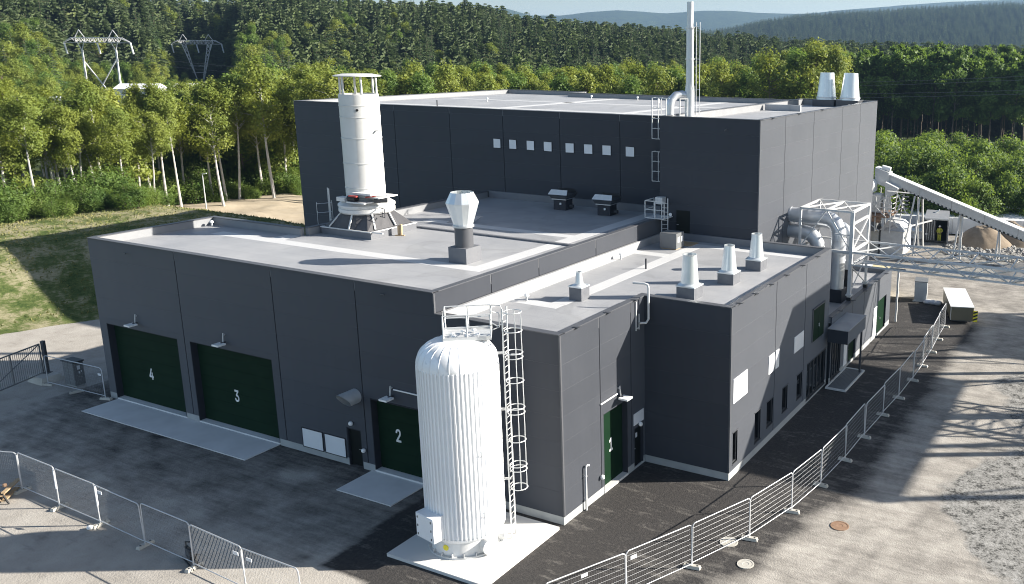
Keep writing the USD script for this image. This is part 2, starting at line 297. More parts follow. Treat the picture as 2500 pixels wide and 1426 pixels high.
usdkit.material(stage, '/World/Looks/far_forest', {
    'g': ('geometry', {}), 'n': ('noise_texture', {'scale': 0.03, 'detail': 8, 'roughness': 0.7}),
    'r': ('rgb_ramp', {'ramp': [(0.35, (0.018, 0.030, 0.014)), (0.7, (0.045, 0.065, 0.026))]}),
    'b': ('bump', {'strength': 1.0, 'distance': 8.0}), 'p': ('principled_bsdf', {'roughness': 0.95, 'specular_ior_level': 0.1})},
    [('g.position', 'n.vector'), ('n.fac', 'r.fac'), ('r.color', 'p.base_color'), ('n.fac', 'b.height'), ('b.normal', 'p.normal')], surface='p.BSDF')
# ------------------------------------------------------------------ terrain
def smooth(t):
    t = np.clip(t, 0, 1); return t*t*(3-2*t)
def fbm2(x, y, s, seed=0, o=4):
    return meshkit.fbm(np.stack([np.asarray(x, float)*s, np.asarray(y, float)*s, np.full(np.shape(x), 0.37)], -1), o, seed)
def polar(x, y):
    dx, dy = np.asarray(x, float)-CAM[0], np.asarray(y, float)-CAM[1]
    fh = A_([-math.sin(YAW), math.cos(YAW)]); rh = A_([math.cos(YAW), math.sin(YAW)])
    d = dx*fh[0]+dy*fh[1]; l = dx*rh[0]+dy*rh[1]
    return np.hypot(dx, dy), np.arctan2(l, d)
RIDGE_A = np.radians([-60, -42, -36, -28, -20, -14.5, -12.2, -10.3, -6, -2, 2.5, 8, 14, 22, 40])
RIDGE_H = A_([30, 29, 27.6, 26.8, 26.5, 26.0, 24.5, 21.0, 18.0, 16.0, 12.5, 9.0, 7.5, 6.5, 6.0])
def hill(x, y):
    r, a = polar(x, y)
    H = np.interp(a, RIDGE_A, RIDGE_H)
    h = H*smooth((r-225)/215.0)
    for u_, w_, r1 in ((250, 130, 330), (482, 95, 400)):
        ua = 1689.5 + FPX/math.cos(PITCH)*np.tan(np.clip(a, -1.2, 1.2)); h = h*(1 - 0.9*np.exp(-((ua-u_)/w_)**4)*(1-smooth((r-r1)/70)))
    return h*(1-0.55*smooth((r-500)/400.0)) + (fbm2(x, y, 0.012, 5)-0.5)*5*smooth((r-230)/80)
def bank_h(x, y):
    x, y = np.asarray(x, float), np.asarray(y, float)
    s = (-17.5 - x + 0.42*(y-5))/23.0
    up = smooth(s)
    h = 3.7*up*(1-smooth((y-31)/14.0))*(1-0.75*smooth((-x-44)/18.0))
    return h + (fbm2(x, y, 0.22, 3)-0.5)*0.9*smooth(s*3) + (fbm2(x, y, 0.9, 8)-0.5)*0.22*smooth(s*4)
def ground_z(x, y):
    x, y = np.asarray(x, float), np.asarray(y, float)
    b = np.where((x < -17) & (y < 60) & (x > -75), np.maximum(bank_h(x, y), 0), 0)
    return b + hill(x, y)
def grid_mesh(X, Y, Z):
    n, k = X.shape
    i = np.arange(n*k).reshape(n, k)
    f = np.stack([i[:-1, :-1], i[1:, :-1], i[1:, 1:], i[:-1, 1:]], -1).reshape(-1, 4)
    v = np.stack([X, Y, Z], -1).reshape(-1, 3)
    a, b, c = v[f[0, 0]], v[f[0, 1]], v[f[0, 2]]
    if np.cross(b-a, c-a)[2] < 0: f = f[:, ::-1]
    return v, f
# ground to the horizon, wooded hillside, ridges
rr = np.concatenate([np.linspace(70, 200, 14), np.linspace(215, 620, 60), np.geomspace(660, 16000, 24)])
aa = np.radians(np.linspace(-75, 62, 150))
Rg, Ag = np.meshgrid(rr, aa, indexing='ij')
gx = CAM[0] + Rg*(-np.sin(YAW)*np.cos(Ag) + np.cos(YAW)*np.sin(Ag))
gy = CAM[1] + Rg*(np.cos(YAW)*np.cos(Ag) + np.sin(YAW)*np.sin(Ag))
structure('ground', MB().add(*grid_mesh(gx, gy, hill(gx, gy)-0.12)), 'forest_floor', smooth=True)
structure('lower_ground', MB().quad((-600, -500, -0.3), (600, -500, -0.3), (600, 120, -0.3), (-600, 120, -0.3)), 'forest_floor')
def ridge(name, r0, r1, az, hts, matn, seed, nr=22, na=160, rough=0.06):
    a = np.radians(np.linspace(az[0][0], az[-1][0], na)); r = np.linspace(r0, r1, nr)
    Rr, Aa = np.meshgrid(r, a, indexing='ij')
    X = CAM[0] + Rr*(-np.sin(YAW)*np.cos(Aa) + np.cos(YAW)*np.sin(Aa)); Y = CAM[1] + Rr*(np.cos(YAW)*np.cos(Aa) + np.sin(YAW)*np.sin(Aa))
    top = np.interp(np.degrees(Aa), [p[0] for p in az], hts)
    t = (Rr-r0)/(r1-r0)
    prof = np.where(t < 0.6, smooth(t/0.6), 1-0.6*smooth((t-0.6)/0.4))
    k = 6.0/r0
    Z = top*prof*(1+(fbm2(X, Y, k, seed, 5)-0.5)*rough*4)
    return X, Y, Z, structure(name, MB().add(*grid_mesh(X, Y, Z-2)), matn, smooth=True)
def sight(u, v):
    return F_ + R_*(u-1250-PX)/FPX - U_*(v-713-PY)/FPX
def az_of(u):
    d = sight(u, 110); return math.degrees(math.atan2(d[0]*math.cos(YAW)+d[1]*math.sin(YAW), -d[0]*math.sin(YAW)+d[1]*math.cos(YAW)))
def row_z(u, v, r):
    """height of what stands r metres away and shows at column u, row v of the photograph"""
    d = sight(u, v); return CAM[2] + r*d[2]/math.hypot(d[0], d[1])
RID = [(1500, 112), (1700, 96), (1780, 84), (1850, 68), (1950, 52), (2060, 44), (2200, 36), (2330, 26), (2450, 22), (2600, 24), (2900, 40)]
ridge_pts = [(az_of(u), 0) for u, v in RID]
RX, RY, RZ, _ = ridge('far_ridge', 1150, 2300, ridge_pts, [row_z(u, v, 1850)-10 for u, v in RID], 'far_forest', 21)
DH = [(-400, 60), (300, 45), (900, 40), (1120, 30), (1190, 19), (1235, 20), (1300, 38), (1370, 37), (1430, 30), (1510, 25), (1560, 28), (1620, 31), (1720, 24), (1790, 25), (1850, 30), (1960, 33), (2100, 20), (2250, 9), (2400, 1), (2520, -4), (2800, 10)]
ridge('distant_hills', 3600, 5400, [(az_of(u), 0) for u, v in DH], [row_z(u, v, 4680) for u, v in DH], 'far_forest', 33, rough=0.03)

# yard with its wear
xs, ys = np.arange(-30, 62.01, 0.3), np.arange(-24, 77.01, 0.3)
X, Y = np.meshgrid(xs, ys, indexing='ij')
def seg_side(pts):
    """signed x-offset to a polyline given as (x, y) with y increasing: >0 to its right"""
    p = A_(pts, float); return X - np.interp(Y, p[:, 1], p[:, 0])
edge_r = seg_side([(33.0, -9.0), (38.8, -4.2), (42.0, 0.5), (43.0, 6), (43.9, 8), (44.1, 20), (44.6, 40), (41, 50), (30, 56), (30, 80)])
edge_l = seg_side([(30.5, -12.0), (28.8, -7.4), (26.3, -7.5), (25.9, -0.8), (25.7, 0.5), (25, 80)])
wob = (fbm2(X, Y, 0.55, 11, 5)-0.5)*2.2
dr = smooth((edge_r + wob*0.8)/1.7 + 0.35)                   # dust right of the fresh asphalt
dl = smooth((-edge_l + (fbm2(X, Y, 1.1, 12, 4)-0.5)*0.5)/0.4 + 0.5)
front = np.exp(-np.clip(-Y, 0, 50)/3.0)*(Y < 2)*((X > -3) & (X < 27))
dust_left = 0.70 - 0.50*front + 0.30*smooth((-Y-5.0)/3.5) + 0.14*smooth((4-X)/8)*(Y < -2) + 0.45*smooth((-1.2-X)/3.5)
dust = np.where(edge_l < 0, dl*dust_left + (1-dl)*0.05, 0.07)
dust = np.maximum(dust, dr*0.80)
dust = np.where((Y > 46) & (X > 25), 0.62, dust)
streak = np.exp(-((edge_r+0.9)/0.9)**2)*0.25*(Y < 24)
dust = np.clip(dust + streak*(fbm2(X, Y, 2.0, 15)-0.35)*2, 0, 1)
grav = smooth((X - (48.2 + 1.2*np.sin(Y*0.4) + wob) - 0.02*(Y-10)**2*(Y < 10))/2.2)*smooth((Y-2.5)/4)*0.95
grav = np.maximum(grav, smooth((Y-52)/8)*smooth((X-33)/6)*0.9)
# worn pale patch in front of the paired boards, a filled trench and tyre marks
patch = np.exp(-(((X-18.6)/1.3)**2 + ((Y+2.1)/0.55)**2))
dust = np.clip(dust + patch*0.55, 0, 1)
def track(d, w=0.26): return np.exp(-(d/w)**2)
brk = smooth((fbm2(X, Y, 0.35, 91)-0.38)*5)
for o_ in (2.6, 4.3, 5.6, 7.4): dust -= 0.16*track(edge_r-o_-0.5*np.sin(Y*0.09+o_))*brk*(Y < 45)
for cx_, cy_, r_ in ((9.5, -13.5, 6.3), (9.5, -13.5, 4.7), (-6, -12, 9.5), (-6, -12, 11.2), (20, 14, 20.4), (20, 14, 22.1)):
    dust -= 0.17*track(np.hypot(X-cx_, Y-cy_)-r_)*brk*(Y < -0.5)*(X < 25)
for i_ in range(40):
    ox, oy = 2+((i_*7.31) % 48), -11+((i_*3.77) % 22); dust -= 0.3*np.exp(-((X-ox)**2+(Y-oy)**2)/0.12)*(edge_l < 0)
dust = np.clip(dust, 0, 1)
v, f = grid_mesh(X, Y, 0.004 + (fbm2(X, Y, 0.35, 4)-0.5)*0.05*smooth((X-43)/3) )
yard = usdkit.mesh(stage, '/World/asphalt_yard', (v, f), '/World/Looks/yard', smooth=True)
used[('/World', 'asphalt_yard')] = 1
tag(yard, kind='structure')
UsdGeom.PrimvarsAPI(yard).CreatePrimvar('wear', Sdf.ValueTypeNames.Color3fArray, 'vertex').Set(
    Vt.Vec3fArray.FromNumpy(np.stack([dust.ravel(), grav.ravel(), 0*dust.ravel()], 1).astype(np.float32)))
# grassy bank left and bare soil behind
bxs, bys = np.arange(-80, -15.9, 0.6), np.arange(-20, 62, 0.6)
BX, BY = np.meshgrid(bxs, bys, indexing='ij')
bz = bank_h(BX, BY) - 0.06
structure('grassy_bank', MB().add(*grid_mesh(BX, BY, bz)), 'bank', smooth=True)
sxs, sys_ = np.arange(-60, -12.9, 0.8), np.arange(30, 70.1, 0.8)
SX, SY = np.meshgrid(sxs, sys_, indexing='ij')
sz = (fbm2(SX, SY, 0.16, 31)-0.42)*2.2*smooth((SX+60)/10)*smooth((SY-30)/10) + 0.6*smooth((-SX-38)/14)*smooth((SY-38)/8)
structure('bare_soil', MB().add(*grid_mesh(SX, SY, sz)), 'sand', smooth=True)

# ------------------------------------------------------------------ the factory
FAC = thing('factory_building', 'large dark grey clad factory with flat pale roofs on several levels', 'factory')
def minus(rect, holes):
    rects = [rect]
    for h in holes:
        out = []
        for (a, b, c, d) in rects:
            ha, hb, hc, hd = max(a, h[0]), min(b, h[1]), max(c, h[2]), min(d, h[3])
            if ha >= hb or hc >= hd: out.append((a, b, c, d)); continue
            if ha > a: out.append((a, ha, c, d))
            if hb < b: out.append((hb, b, c, d))
            if hc > c: out.append((ha, hb, c, hc))
            if hd < d: out.append((ha, hb, hd, d))
        rects = [r for r in out if r[1]-r[0] > 0.03 and r[3]-r[2] > 0.03]
    return rects
def wall(o, u, n, L, z0, z1, joints, holes=(), rows=1.2, rz=0.0, plinth=True, pmat='cladding'):
    """o: corner (x, y) on the outer face, u: direction along it, n: outward normal. A liner carries panels with open joints."""
    o, u, n = A_([*o, 0.0]), A_([*u, 0.0]), A_([*n, 0.0])
    def slab(mb, r, d0, d1):
        p = [o + u*a + n*d + A_([0, 0, z]) for d in (d0, d1) for z in (r[2], r[3]) for a in (r[0], r[1])]
        fl = [(0, 1, 3, 2), (4, 6, 7, 5), (0, 4, 5, 1), (2, 3, 7, 6), (0, 2, 6, 4), (1, 5, 7, 3)]
        if np.dot(np.cross(u, A_([0, 0, 1.0])), n) > 0: fl = [q[::-1] for q in fl]
        mb.add(p, fl)
    liner = MB()
    pl = 0.4 if plinth and z0 < 0.1 else 0.0
    for r in minus((0.31, L-0.31, z0, z1-0.06), holes): slab(liner, r, -0.30, -0.07)
    W = part(FAC, 'wall', liner, 'joint')
    if pl:
        b = MB()
        for r in minus((0, L, 0.0, pl), holes): slab(b, r, -0.065, -0.012)
        part(W, 'plinth', b, 'plinth')
    us = [0.0] + list(joints) + [L]
    zs = list(np.arange(z0+pl+rz, z1-0.25, rows))
    if zs[0] > z0+pl+0.02: zs = [z0+pl] + zs
    zs.append(z1)
    for i in range(len(us)-1):
        g = 0.028
        for k in range(len(zs)-1):
            r = (us[i]+(g if i else 0.0), us[i+1]-(g if i < len(us)-2 else 0.0), zs[k]+0.0025, zs[k+1]-0.0025)
            for q in minus(r, holes):
                mb = MB(); slab(mb, q, -0.065, 0.0); part(W, 'wall_panel', mb, pmat)
    return W, slab
zA, zB, zD, zD2, zE = 10.0, 9.0, 16.45, 16.72, 4.5
XA, XB, XC, YC = 26.42, 33.41, 38.2, 7.36
YD, XD0, XD1, XD2, YD2 = 25.8, -12.56, 26.0, 33.2, 22.6
# openings of the front: two big doors, one smaller, a person door
G4, G3, G2, PD = (0.66, 7.2, 0.0, 4.85), (8.3, 14.95, 0.0, 4.88), (21.9, 25.15, 0.0, 3.97), (20.08, 21.08, 0.0, 2.1)
wall((0, 0), (1, 0), (0, -1), XA, 0.0, zA, [7.86, 15.53, 21.45], [G4, G3, G2, PD])
wall((XA, 0), (1, 0), (0, -1), XB-XA-0.07, 0.0, zB, [])
GD1, PD1 = (3.4, 5.62, 0.0, 4.1), (6.28, 7.2, 0.12, 2.25)
WB, slab_ = wall((XB, 0), (0, 1), (1, 0), YC, 0.0, zB, [3.16, 6.0], [GD1, PD1])
wall((XB, YC), (1, 0), (0, -1), XC-XB-0.07, 0.0, zB, [])
LOWW = [(7.78, 8.36, 0.72, 2.42), (10.62, 11.4, 0.7, 2.42), (12.3, 13.2, 0.95, 2.42), (14.62, 15.45, 0.95, 2.42), (17.0, 17.9, 0.9, 2.42)]
GLZ = (18.75, 22.25, 0.22, 2.55)
holesC = [(a-YC, b-YC, c, d) for a, b, c, d in LOWW + [GLZ]]
wall((XC, YC), (0, 1), (1, 0), YD2-YC, 0.0, zB, [13.3-YC, 18.05-YC], holesC)
wall((XA, 0.066), (0, 1), (1, 0), YD2-0.066, 9.0, zA, [4.1, 8.1, 13.8], rows=2.0)
wall((XD0, YD), (1, 0), (0, -1), XD1-XD0, 0.0, zD, [x-XD0 for x in (-6.6, -0.8, 5.1, 10.4, 15.7, 20.95)])
wall((XD1, YD2), (1, 0), (0, -1), XD2-XD1-0.07, 8.5, zD2, [])
wall((XD2, YD2), (0, 1), (1, 0), 27.4, 0.0, zD2, [4.5, 10.3, 17.2, 22.2])
ED = (33.9, 36.4, 0.15, 2.75); EP = (26.6, 28.3, 0.15, 2.4)
wall((38.4, YD2+0.05), (0, 1), (1, 0), 15.0, 0.0, zE, [4.6, 7.4, 10.0], [(ED[0]-YD2-0.05, ED[1]-YD2-0.05, ED[2], ED[3]), (EP[0]-YD2-0.05, EP[1]-YD2-0.05, EP[2], EP[3]), (0.15, 2.2, 0.2, 2.85)])
# inner cores and the hidden outer sides
core = MB()
core.box(0.02, 25.6, 0.85, 8.15, 0, 9.42).box(8.5, 25.6, 8.16, 25.7, 0, 9.42).box(25.6, 32.6, 0.4, 22.4, 0, 8.4).box(32.6, 37.5, 7.8, 22.4, 0, 8.4)
core.box(-12.55, 25.98, 26.15, 53.0, 0, 15.9).box(-12.55, -1.6, 53.0, 56.0, 0, 15.9).box(26.02, 32.85, 23.0, 49.9, 0, 16.1).box(33.2, 37.8, 22.7, 37.6, 0, 4.0)
part(FAC, 'inner_wall', core, 'cladding')
# doors: reveal, leaf, number
def sheet_door(x0, x1, z0, z1, depth, mtl, num=None, nx=None, nz=None, slats=7):
    d = MB()
    h = (z1-z0)/slats
    for k in range(slats):
        d.box(x0, x1, depth, depth+0.05, z0+k*h+0.004, z0+(k+1)*h-0.004)
    d.box(x0, x1, depth+0.05, depth+0.1, z0, z1)
    D = part(FAC, 'door', d, mtl)
    rv = MB().box(x0-0.001, x0+0.03, 0.005, depth, z0, z1).box(x1-0.03, x1+0.001, 0.005, depth, z0, z1).box(x0, x1, 0.005, depth, z1-0.03, z1+0.001)
    part(D, 'door_reveal', rv, 'cladding_edge')
    if num:
        t = meshkit.text_mesh(num, 0.66, 0.012, bold=True)
        t.vertices[:, 0] *= 0.72
        t.vertices = np.stack([t.vertices[:, 0]+nx, depth-0.004-t.vertices[:, 2], t.vertices[:, 1]+nz], 1)
        part(D, 'door_number', MB().tri(t), 'white_paint', label=f'white number {num}')
    return D
sheet_door(G4[0], G4[1], 0.12, G4[3], 0.4, 'door_green', '4', 3.5, 1.7)
sheet_door(G3[0], G3[1], 0.12, G3[3], 0.4, 'door_green', '3', 11.05, 1.7)
sheet_door(G2[0], G2[1], 0.14, G2[3], 0.4, 'door_green', '2', 23.02, 1.78)
D = part(FAC, 'door', bx(PD[0]+0.05, PD[1]-0.05, 0.14, 0.19, 0.06, 2.04), 'door_black')
part(D, 'door_frame', MB().box(PD[0], PD[0]+0.05, 0.02, 0.2, 0.05, 2.1).box(PD[1]-0.05, PD[1], 0.02, 0.2, 0.05, 2.1).box(PD[0], PD[1], 0.02, 0.2, 2.04, 2.1), 'cladding_edge')
part(D, 'handle', bx(20.92, 20.96, 0.05, 0.14, 0.98, 1.02).box(20.82, 20.96, 0.05, 0.07, 0.98, 1.01), 'galvanised')
# side door 1 (faces right)
D = part(FAC, 'door', MB().box(XB-0.34, XB-0.3, GD1[0], GD1[1], 0.14, 4.1), 'door_green')
part(D, 'door_reveal', MB().box(XB-0.3, XB-0.005, GD1[0], GD1[0]+0.03, 0.1, 4.1).box(XB-0.3, XB-0.005, GD1[1]-0.03, GD1[1], 0.1, 4.1).box(XB-0.3, XB-0.005, GD1[0], GD1[1], 4.07, 4.1), 'cladding_edge')
t = meshkit.text_mesh('1', 0.66, 0.012, bold=True)
part(D, 'door_number', MB().add(np.stack([XB-0.296+t.vertices[:, 2], t.vertices[:, 0]*0.72+4.28, t.vertices[:, 1]+1.75], 1), t.faces), 'white_paint', label='white number 1')
part(D, 'door_sill', bx(XB-0.3, XB+0.02, GD1[0], GD1[1], 0.02, 0.14), 'concrete_new')
D = part(FAC, 'door', bx(XB-0.2, XB-0.15, PD1[0]+0.05, PD1[1]-0.05, 0.14, 2.2), 'door_black')
part(D, 'door_frame', MB().box(XB-0.2, XB-0.01, PD1[0], PD1[0]+0.05, 0.12, 2.25).box(XB-0.2, XB-0.01, PD1[1]-0.05, PD1[1], 0.12, 2.25).box(XB-0.2, XB-0.01, PD1[0], PD1[1], 2.2, 2.25), 'cladding_edge')
part(D, 'door_sign', bx(XB-0.149, XB-0.14, 6.62, 6.8, 1.6, 1.85), 'white_board')
part(D, 'handle', bx(XB-0.15, XB-0.08, 6.36, 6.5, 1.05, 1.09), 'galvanised')
# boards over window openings
def board(c, n, w, h, d=0.03):
    x, y, z = c
    if n == 'y':
        p = part(FAC, 'window_board', bx(x-w/2, x+w/2, y-d, y-0.002, z-h/2, z+h/2), 'white_board')
        part(p, 'board_frame', MB().box(x-w/2-0.04, x-w/2, y-d-0.01, y-0.002, z-h/2-0.04, z+h/2+0.04).box(x+w/2, x+w/2+0.04, y-d-0.01, y-0.002, z-h/2-0.04, z+h/2+0.04).box(x-w/2, x+w/2, y-d-0.01, y-0.002, z+h/2, z+h/2+0.04).box(x-w/2, x+w/2, y-d-0.01, y-0.002, z-h/2-0.04, z-h/2), 'cladding_edge')
    else:
        p = part(FAC, 'window_board', bx(x+0.002, x+d, y-w/2, y+w/2, z-h/2, z+h/2), 'white_board')
for x0, x1 in ((9.45, 10.12), (10.97, 11.64), (12.64, 13.33), (14.24, 14.95), (16.22, 16.95), (17.86, 18.58), (19.46, 20.18), (21.45, 22.15)):
    board(((x0+x1)/2, YD, 13.82), 'y', x1-x0, 0.69)
board((17.55, 0, 0.9), 'y', 1.46, 1.02); board((19.2, 0, 0.9), 'y', 1.44, 1.02)
for y0, y1, z0, z1 in ((7.72, 9.46, 3.97, 5.25), (12.36, 13.16, 3.98, 5.02), (13.36, 13.88, 3.98, 5.02), (16.28, 17.86, 3.98, 4.96)):
    board((XC, (y0+y1)/2, (z0+z1)/2), 'x', y1-y0, z1-z0)
board((XB, 6.7, 2.74), 'x', 1.0, 0.62)
# right hand windows with frames, sills, panes
def window_x(x, y0, y1, z0, z1, bars=0, sill=True):
    f = MB()
    w = 0.05
    f.box(x-0.14, x-0.06, y0, y0+w, z0, z1).box(x-0.14, x-0.06, y1-w, y1, z0, z1).box(x-0.14, x-0.06, y0, y1, z0, z0+w).box(x-0.14, x-0.06, y0, y1, z1-w, z1)
    for k in range(bars):
        c = y0+(y1-y0)*(k+1)/(bars+1); f.box(x-0.14, x-0.05, c-0.03, c+0.03, z0, z1)
    p = part(FAC, 'window', f, 'dark_steel')
    part(p, 'glass', MB().quad((x-0.10, y0, z0), (x-0.10, y1, z0), (x-0.10, y1, z1), (x-0.10, y0, z1)), 'glass')
    if sill:
        part(p, 'sill', MB().box(x-0.1, x+0.05, y0-0.04, y1+0.04, z0-0.03, z0).box(x-0.02, x+0.04, y0-0.05, y1+0.05, z1, z1+0.035), 'flashing')
    part(p, 'reveal', MB().box(x-0.6, x-0.015, y0-0.03, y0, z0, z1).box(x-0.6, x-0.015, y1, y1+0.03, z0, z1).box(x-0.6, x-0.015, y0, y1, z1, z1+0.028), 'cladding_edge')
for w_ in LOWW: window_x(XC, *w_)
window_x(XC, *GLZ, bars=4)
window_x(38.4, 22.82, 24.85, 0.2, 2.85, bars=3)
S = part(FAC, 'shutter', MB().box(XC+0.004, XC+0.05, 19.45, 20.46, 3.75, 5.8).box(XC+0.004, XC+0.05, 20.48, 21.5, 3.75, 5.8), 'door_green')
part(S, 'shutter_frame', MB().box(XC+0.003, XC+0.1, 19.38, 21.57, 5.8, 5.87).box(XC+0.003, XC+0.06, 19.38, 19.45, 3.75, 5.8).box(XC+0.003, XC+0.06, 21.5, 21.57, 3.75, 5.8), 'flashing')
part(S, 'handle', bx(XC+0.05, XC+0.1, 20.5, 20.55, 4.5, 4.7), 'galvanised')
D = part(FAC, 'door', MB().box(38.2, 38.26, ED[0], 35.1, ED[2], ED[3]).box(38.2, 38.26, 35.12, ED[1], ED[2], ED[3]), 'door_green')
part(D, 'handle', bx(38.26, 38.34, 35.0, 35.05, 1.1, 1.25), 'galvanised')
D = part(FAC, 'door', MB().box(38.2, 38.26, EP[0], EP[1], EP[2], EP[3]), 'door_green')
part(D, 'handle', bx(38.26, 38.34, EP[0]+0.1, EP[0]+0.24, 1.1, 1.14), 'galvanised')
board((38.4, 33.2, 1.35), 'x', 0.9, 2.3); board((38.4, 25.9, 1.35), 'x', 0.7, 2.1)
D = part(FAC, 'door', bx(27.27, 28.28, YD2-0.03, YD2-0.002, 8.55, 10.5), 'door_black', label='black roof access door')
part(D, 'handle', bx(27.33, 27.46, YD2-0.09, YD2-0.03, 9.5, 9.54), 'galvanised')
# entrance canopy
cn = MB().box(38.42, 39.75, 21.8, 25.75, 3.12, 3.98)
C = part(FAC, 'canopy', cn, 'cladding')
part(C, 'canopy_roof', MB().box(38.42, 39.78, 21.77, 25.78, 3.984, 4.03), 'membrane')
part(C, 'canopy_post', bx(39.5, 39.62, 25.5, 25.62, 0.02, 3.12), 'dark_steel')
# roofs, parapets, caps
def roof(poly, z, mtl='membrane'):
    from shapely.geometry import Polygon
    mm = trimesh.creation.extrude_polygon(Polygon(poly), 0.06, engine='earcut'); mm.apply_translation([0, 0, z-0.06])
    return part(FAC, 'roof', MB().tri(mm), mtl)
RA = roof([(0.1, 0.1), (26.3, 0.1), (26.3, 25.75), (8.6, 25.75), (8.6, 8.1), (0.1, 8.1)], 9.5)
RB = roof([(26.45, 0.1), (33.3, 0.1), (33.3, 7.46), (38.1, 7.46), (38.1, 22.55), (26.45, 22.55)], 8.5)
RD = roof([(-12.45, 25.9), (25.95, 25.9), (25.95, 52.9), (-1.7, 52.9), (-1.7, 55.9), (-12.45, 55.9)], 16.0)
RD2 = roof([(26.1, 22.7), (33.1, 22.7), (33.1, 49.9), (26.1, 49.9)], 16.2)
RE = roof([(33.25, 22.7), (38.3, 22.7), (38.3, 37.5), (33.25, 37.5)], 4.15)
def parapet(R, a, b, n, z0, z1, w=0.32, inner='membrane_dark'):
    """run from a to b on the outer face line; n is the inward normal"""
    a, b, n = A_([*a, 0.0]), A_([*b, 0.0]), A_([*n, 0.0])
    u = (b-a)/np.linalg.norm(b-a)
    def solid(off, w0, w1, za, zb):
        p = [q + n*d + A_([0, 0, z]) for z in (za, zb) for q, d in ((a+u*off, w0), (b-u*off, w0), (b-u*off, w1), (a+u*off, w1))]
        mm = MB().add(p, [(0, 3, 2, 1), (4, 5, 6, 7), (0, 1, 5, 4), (1, 2, 6, 5), (2, 3, 7, 6), (3, 0, 4, 7)])
        return mm
    part(R, 'parapet', solid(0.02, 0.02, w-0.02, z0-0.05, z1-0.03), 'parapet_felt')
    part(R, 'parapet_cap', solid(0.0, -0.035, w+0.015, z1-0.03, z1+0.012), 'flashing')
I = 0.36
for a, b, n in (((0, 0), (XA, 0), (0, 1)), ((0, I), (0, 8.2-I), (1, 0)), ((0, 8.2), (8.5, 8.2), (0, -1)), ((8.5, 8.2+0.04), (8.5, 25.6), (1, 0)), ((XA, I), (XA, 22.55), (-1, 0))):
    parapet(RA, a, b, n, 9.5, zA)
for a, b, n in (((XA+0.05, 0), (XB, 0), (0, 1)), ((XB, I), (XB, YC-0.04), (-1, 0)), ((XB-0.34, YC), (XC, YC), (0, 1)), ((XC, YC+I), (XC, YD2-0.36), (-1, 0)), ((XD2+0.05, YD2), (XC, YD2), (0, -1))):
    parapet(RB, a, b, n, 8.5, zB)
for a, b, n in (((XD0, YD), (XD1-0.05, YD), (0, 1)), ((XD0, YD+I), (XD0, 56-I), (1, 0)), ((XD0, 56), (-1.6, 56), (0, -1)), ((-1.6, 56-I), (-1.6, 53.04), (-1, 0)), ((-1.9, 53), (XD1, 53), (0, -1))):
    parapet(RD, a, b, n, 16.0, zD)
for a, b, n in (((XD1, YD2), (XD2, YD2), (0, 1)), ((XD2, YD2+I), (XD2, 50-I), (-1, 0)), ((XD1, 50), (XD2, 50), (0, -1)), ((XD1, YD2+I), (XD1, 50-I), (1, 0))):
    parapet(RD2, a, b, n, 16.2, zD2)
for a, b, n in (((38.4, 22.7), (38.4, 37.6), (-1, 0)), ((33.25, 37.6), (38.02, 37.6), (0, -1))):
    parapet(RE, a, b, n, 4.15, zE)
# wall upstands where a roof meets a higher wall
part(RA, 'upstand', bx(8.9, 25.95, YD-0.16, YD-0.003, 9.45, 10.05), 'membrane_dark')
part(RB, 'upstand', bx(XA+0.003, XA+0.2, 0.45, 22.4, 8.45, 8.98), 'membrane')
part(RB, 'upstand', bx(XD1+0.4, XD2-0.02, YD2-0.16, YD2-0.003, 8.45, 8.98).box(26.65, 27.2, YD2-0.17, YD2-0.004, 8.46, 8.99), 'membrane_dark')
# welded membrane strips and raised joints
def strip(R, x0, x1, y0, y1, z, mtl='membrane_pale'):
    part(R, 'membrane_strip', bx(x0, x1, y0, y1, z-0.01, z+0.005), mtl)
strip(RA, 3.0, 24.3, 5.7, 6.6, 9.5); strip(RA, 23.35, 24.35, 6.61, 25.6, 9.5); strip(RA, 11.5, 23.34, 15.4, 16.2, 9.5)
strip(RA, 7.4, 8.5, 6.61, 7.9, 9.5); strip(RA, 25.2, 26.05, 0.4, 22.0, 9.5, 'membrane_pale')
strip(RB, 27.0, 29.9, 4.7, 5.5, 8.5); strip(RB, 29.1, 29.95, 5.51, 18.2, 8.5); strip(RB, 26.7, 29.09, 17.3, 18.2, 8.5); strip(RB, 29.1, 37.0, 21.0, 21.8, 8.5); strip(RB, 29.1, 29.95, 18.21, 20.99, 8.5); strip(RB, 26.65, 27.0, 0.5, 17.29, 8.5)
strip(RD, -10, 25.6, 32.5, 33.4, 16.0); strip(RD, 4.0, 5.0, 26.3, 32.49, 16.0); strip(RD, 4.0, 5.0, 33.41, 52.4, 16.0); strip(RD, 16.6, 17.6, 26.3, 32.49, 16.0); strip(RD, 16.6, 17.6, 33.41, 52.4, 16.0); strip(RD, -10, 25.6, 43.0, 43.8, 16.0)
strip(RD2, 26.6, 32.7, 27.6, 28.4, 16.2); strip(RD2, 26.6, 32.7, 38.6, 39.4, 16.2)
part(RA, 'roof_joint', bx(10.6, 25.9, 13.35, 13.6, 9.49, 9.6), 'membrane_dark')
part(RD2, 'roof_kerb', bx(26.5, 29.6, 39.8, 40.1, 16.1, 16.7), 'membrane')
# corner trims
for x, y, z0, z1 in ((XB-0.05, -0.012, 0.45, 8.95), (XC-0.05, YC-0.012, 0.45, 8.95), (XD2-0.05, YD2-0.012, 9.0, 16.65), (XA-0.02, -0.012, 9.02, 9.95)):
    part(FAC, 'corner_trim', bx(x, x+0.075, y, y+0.09, z0, z1), 'flashing')
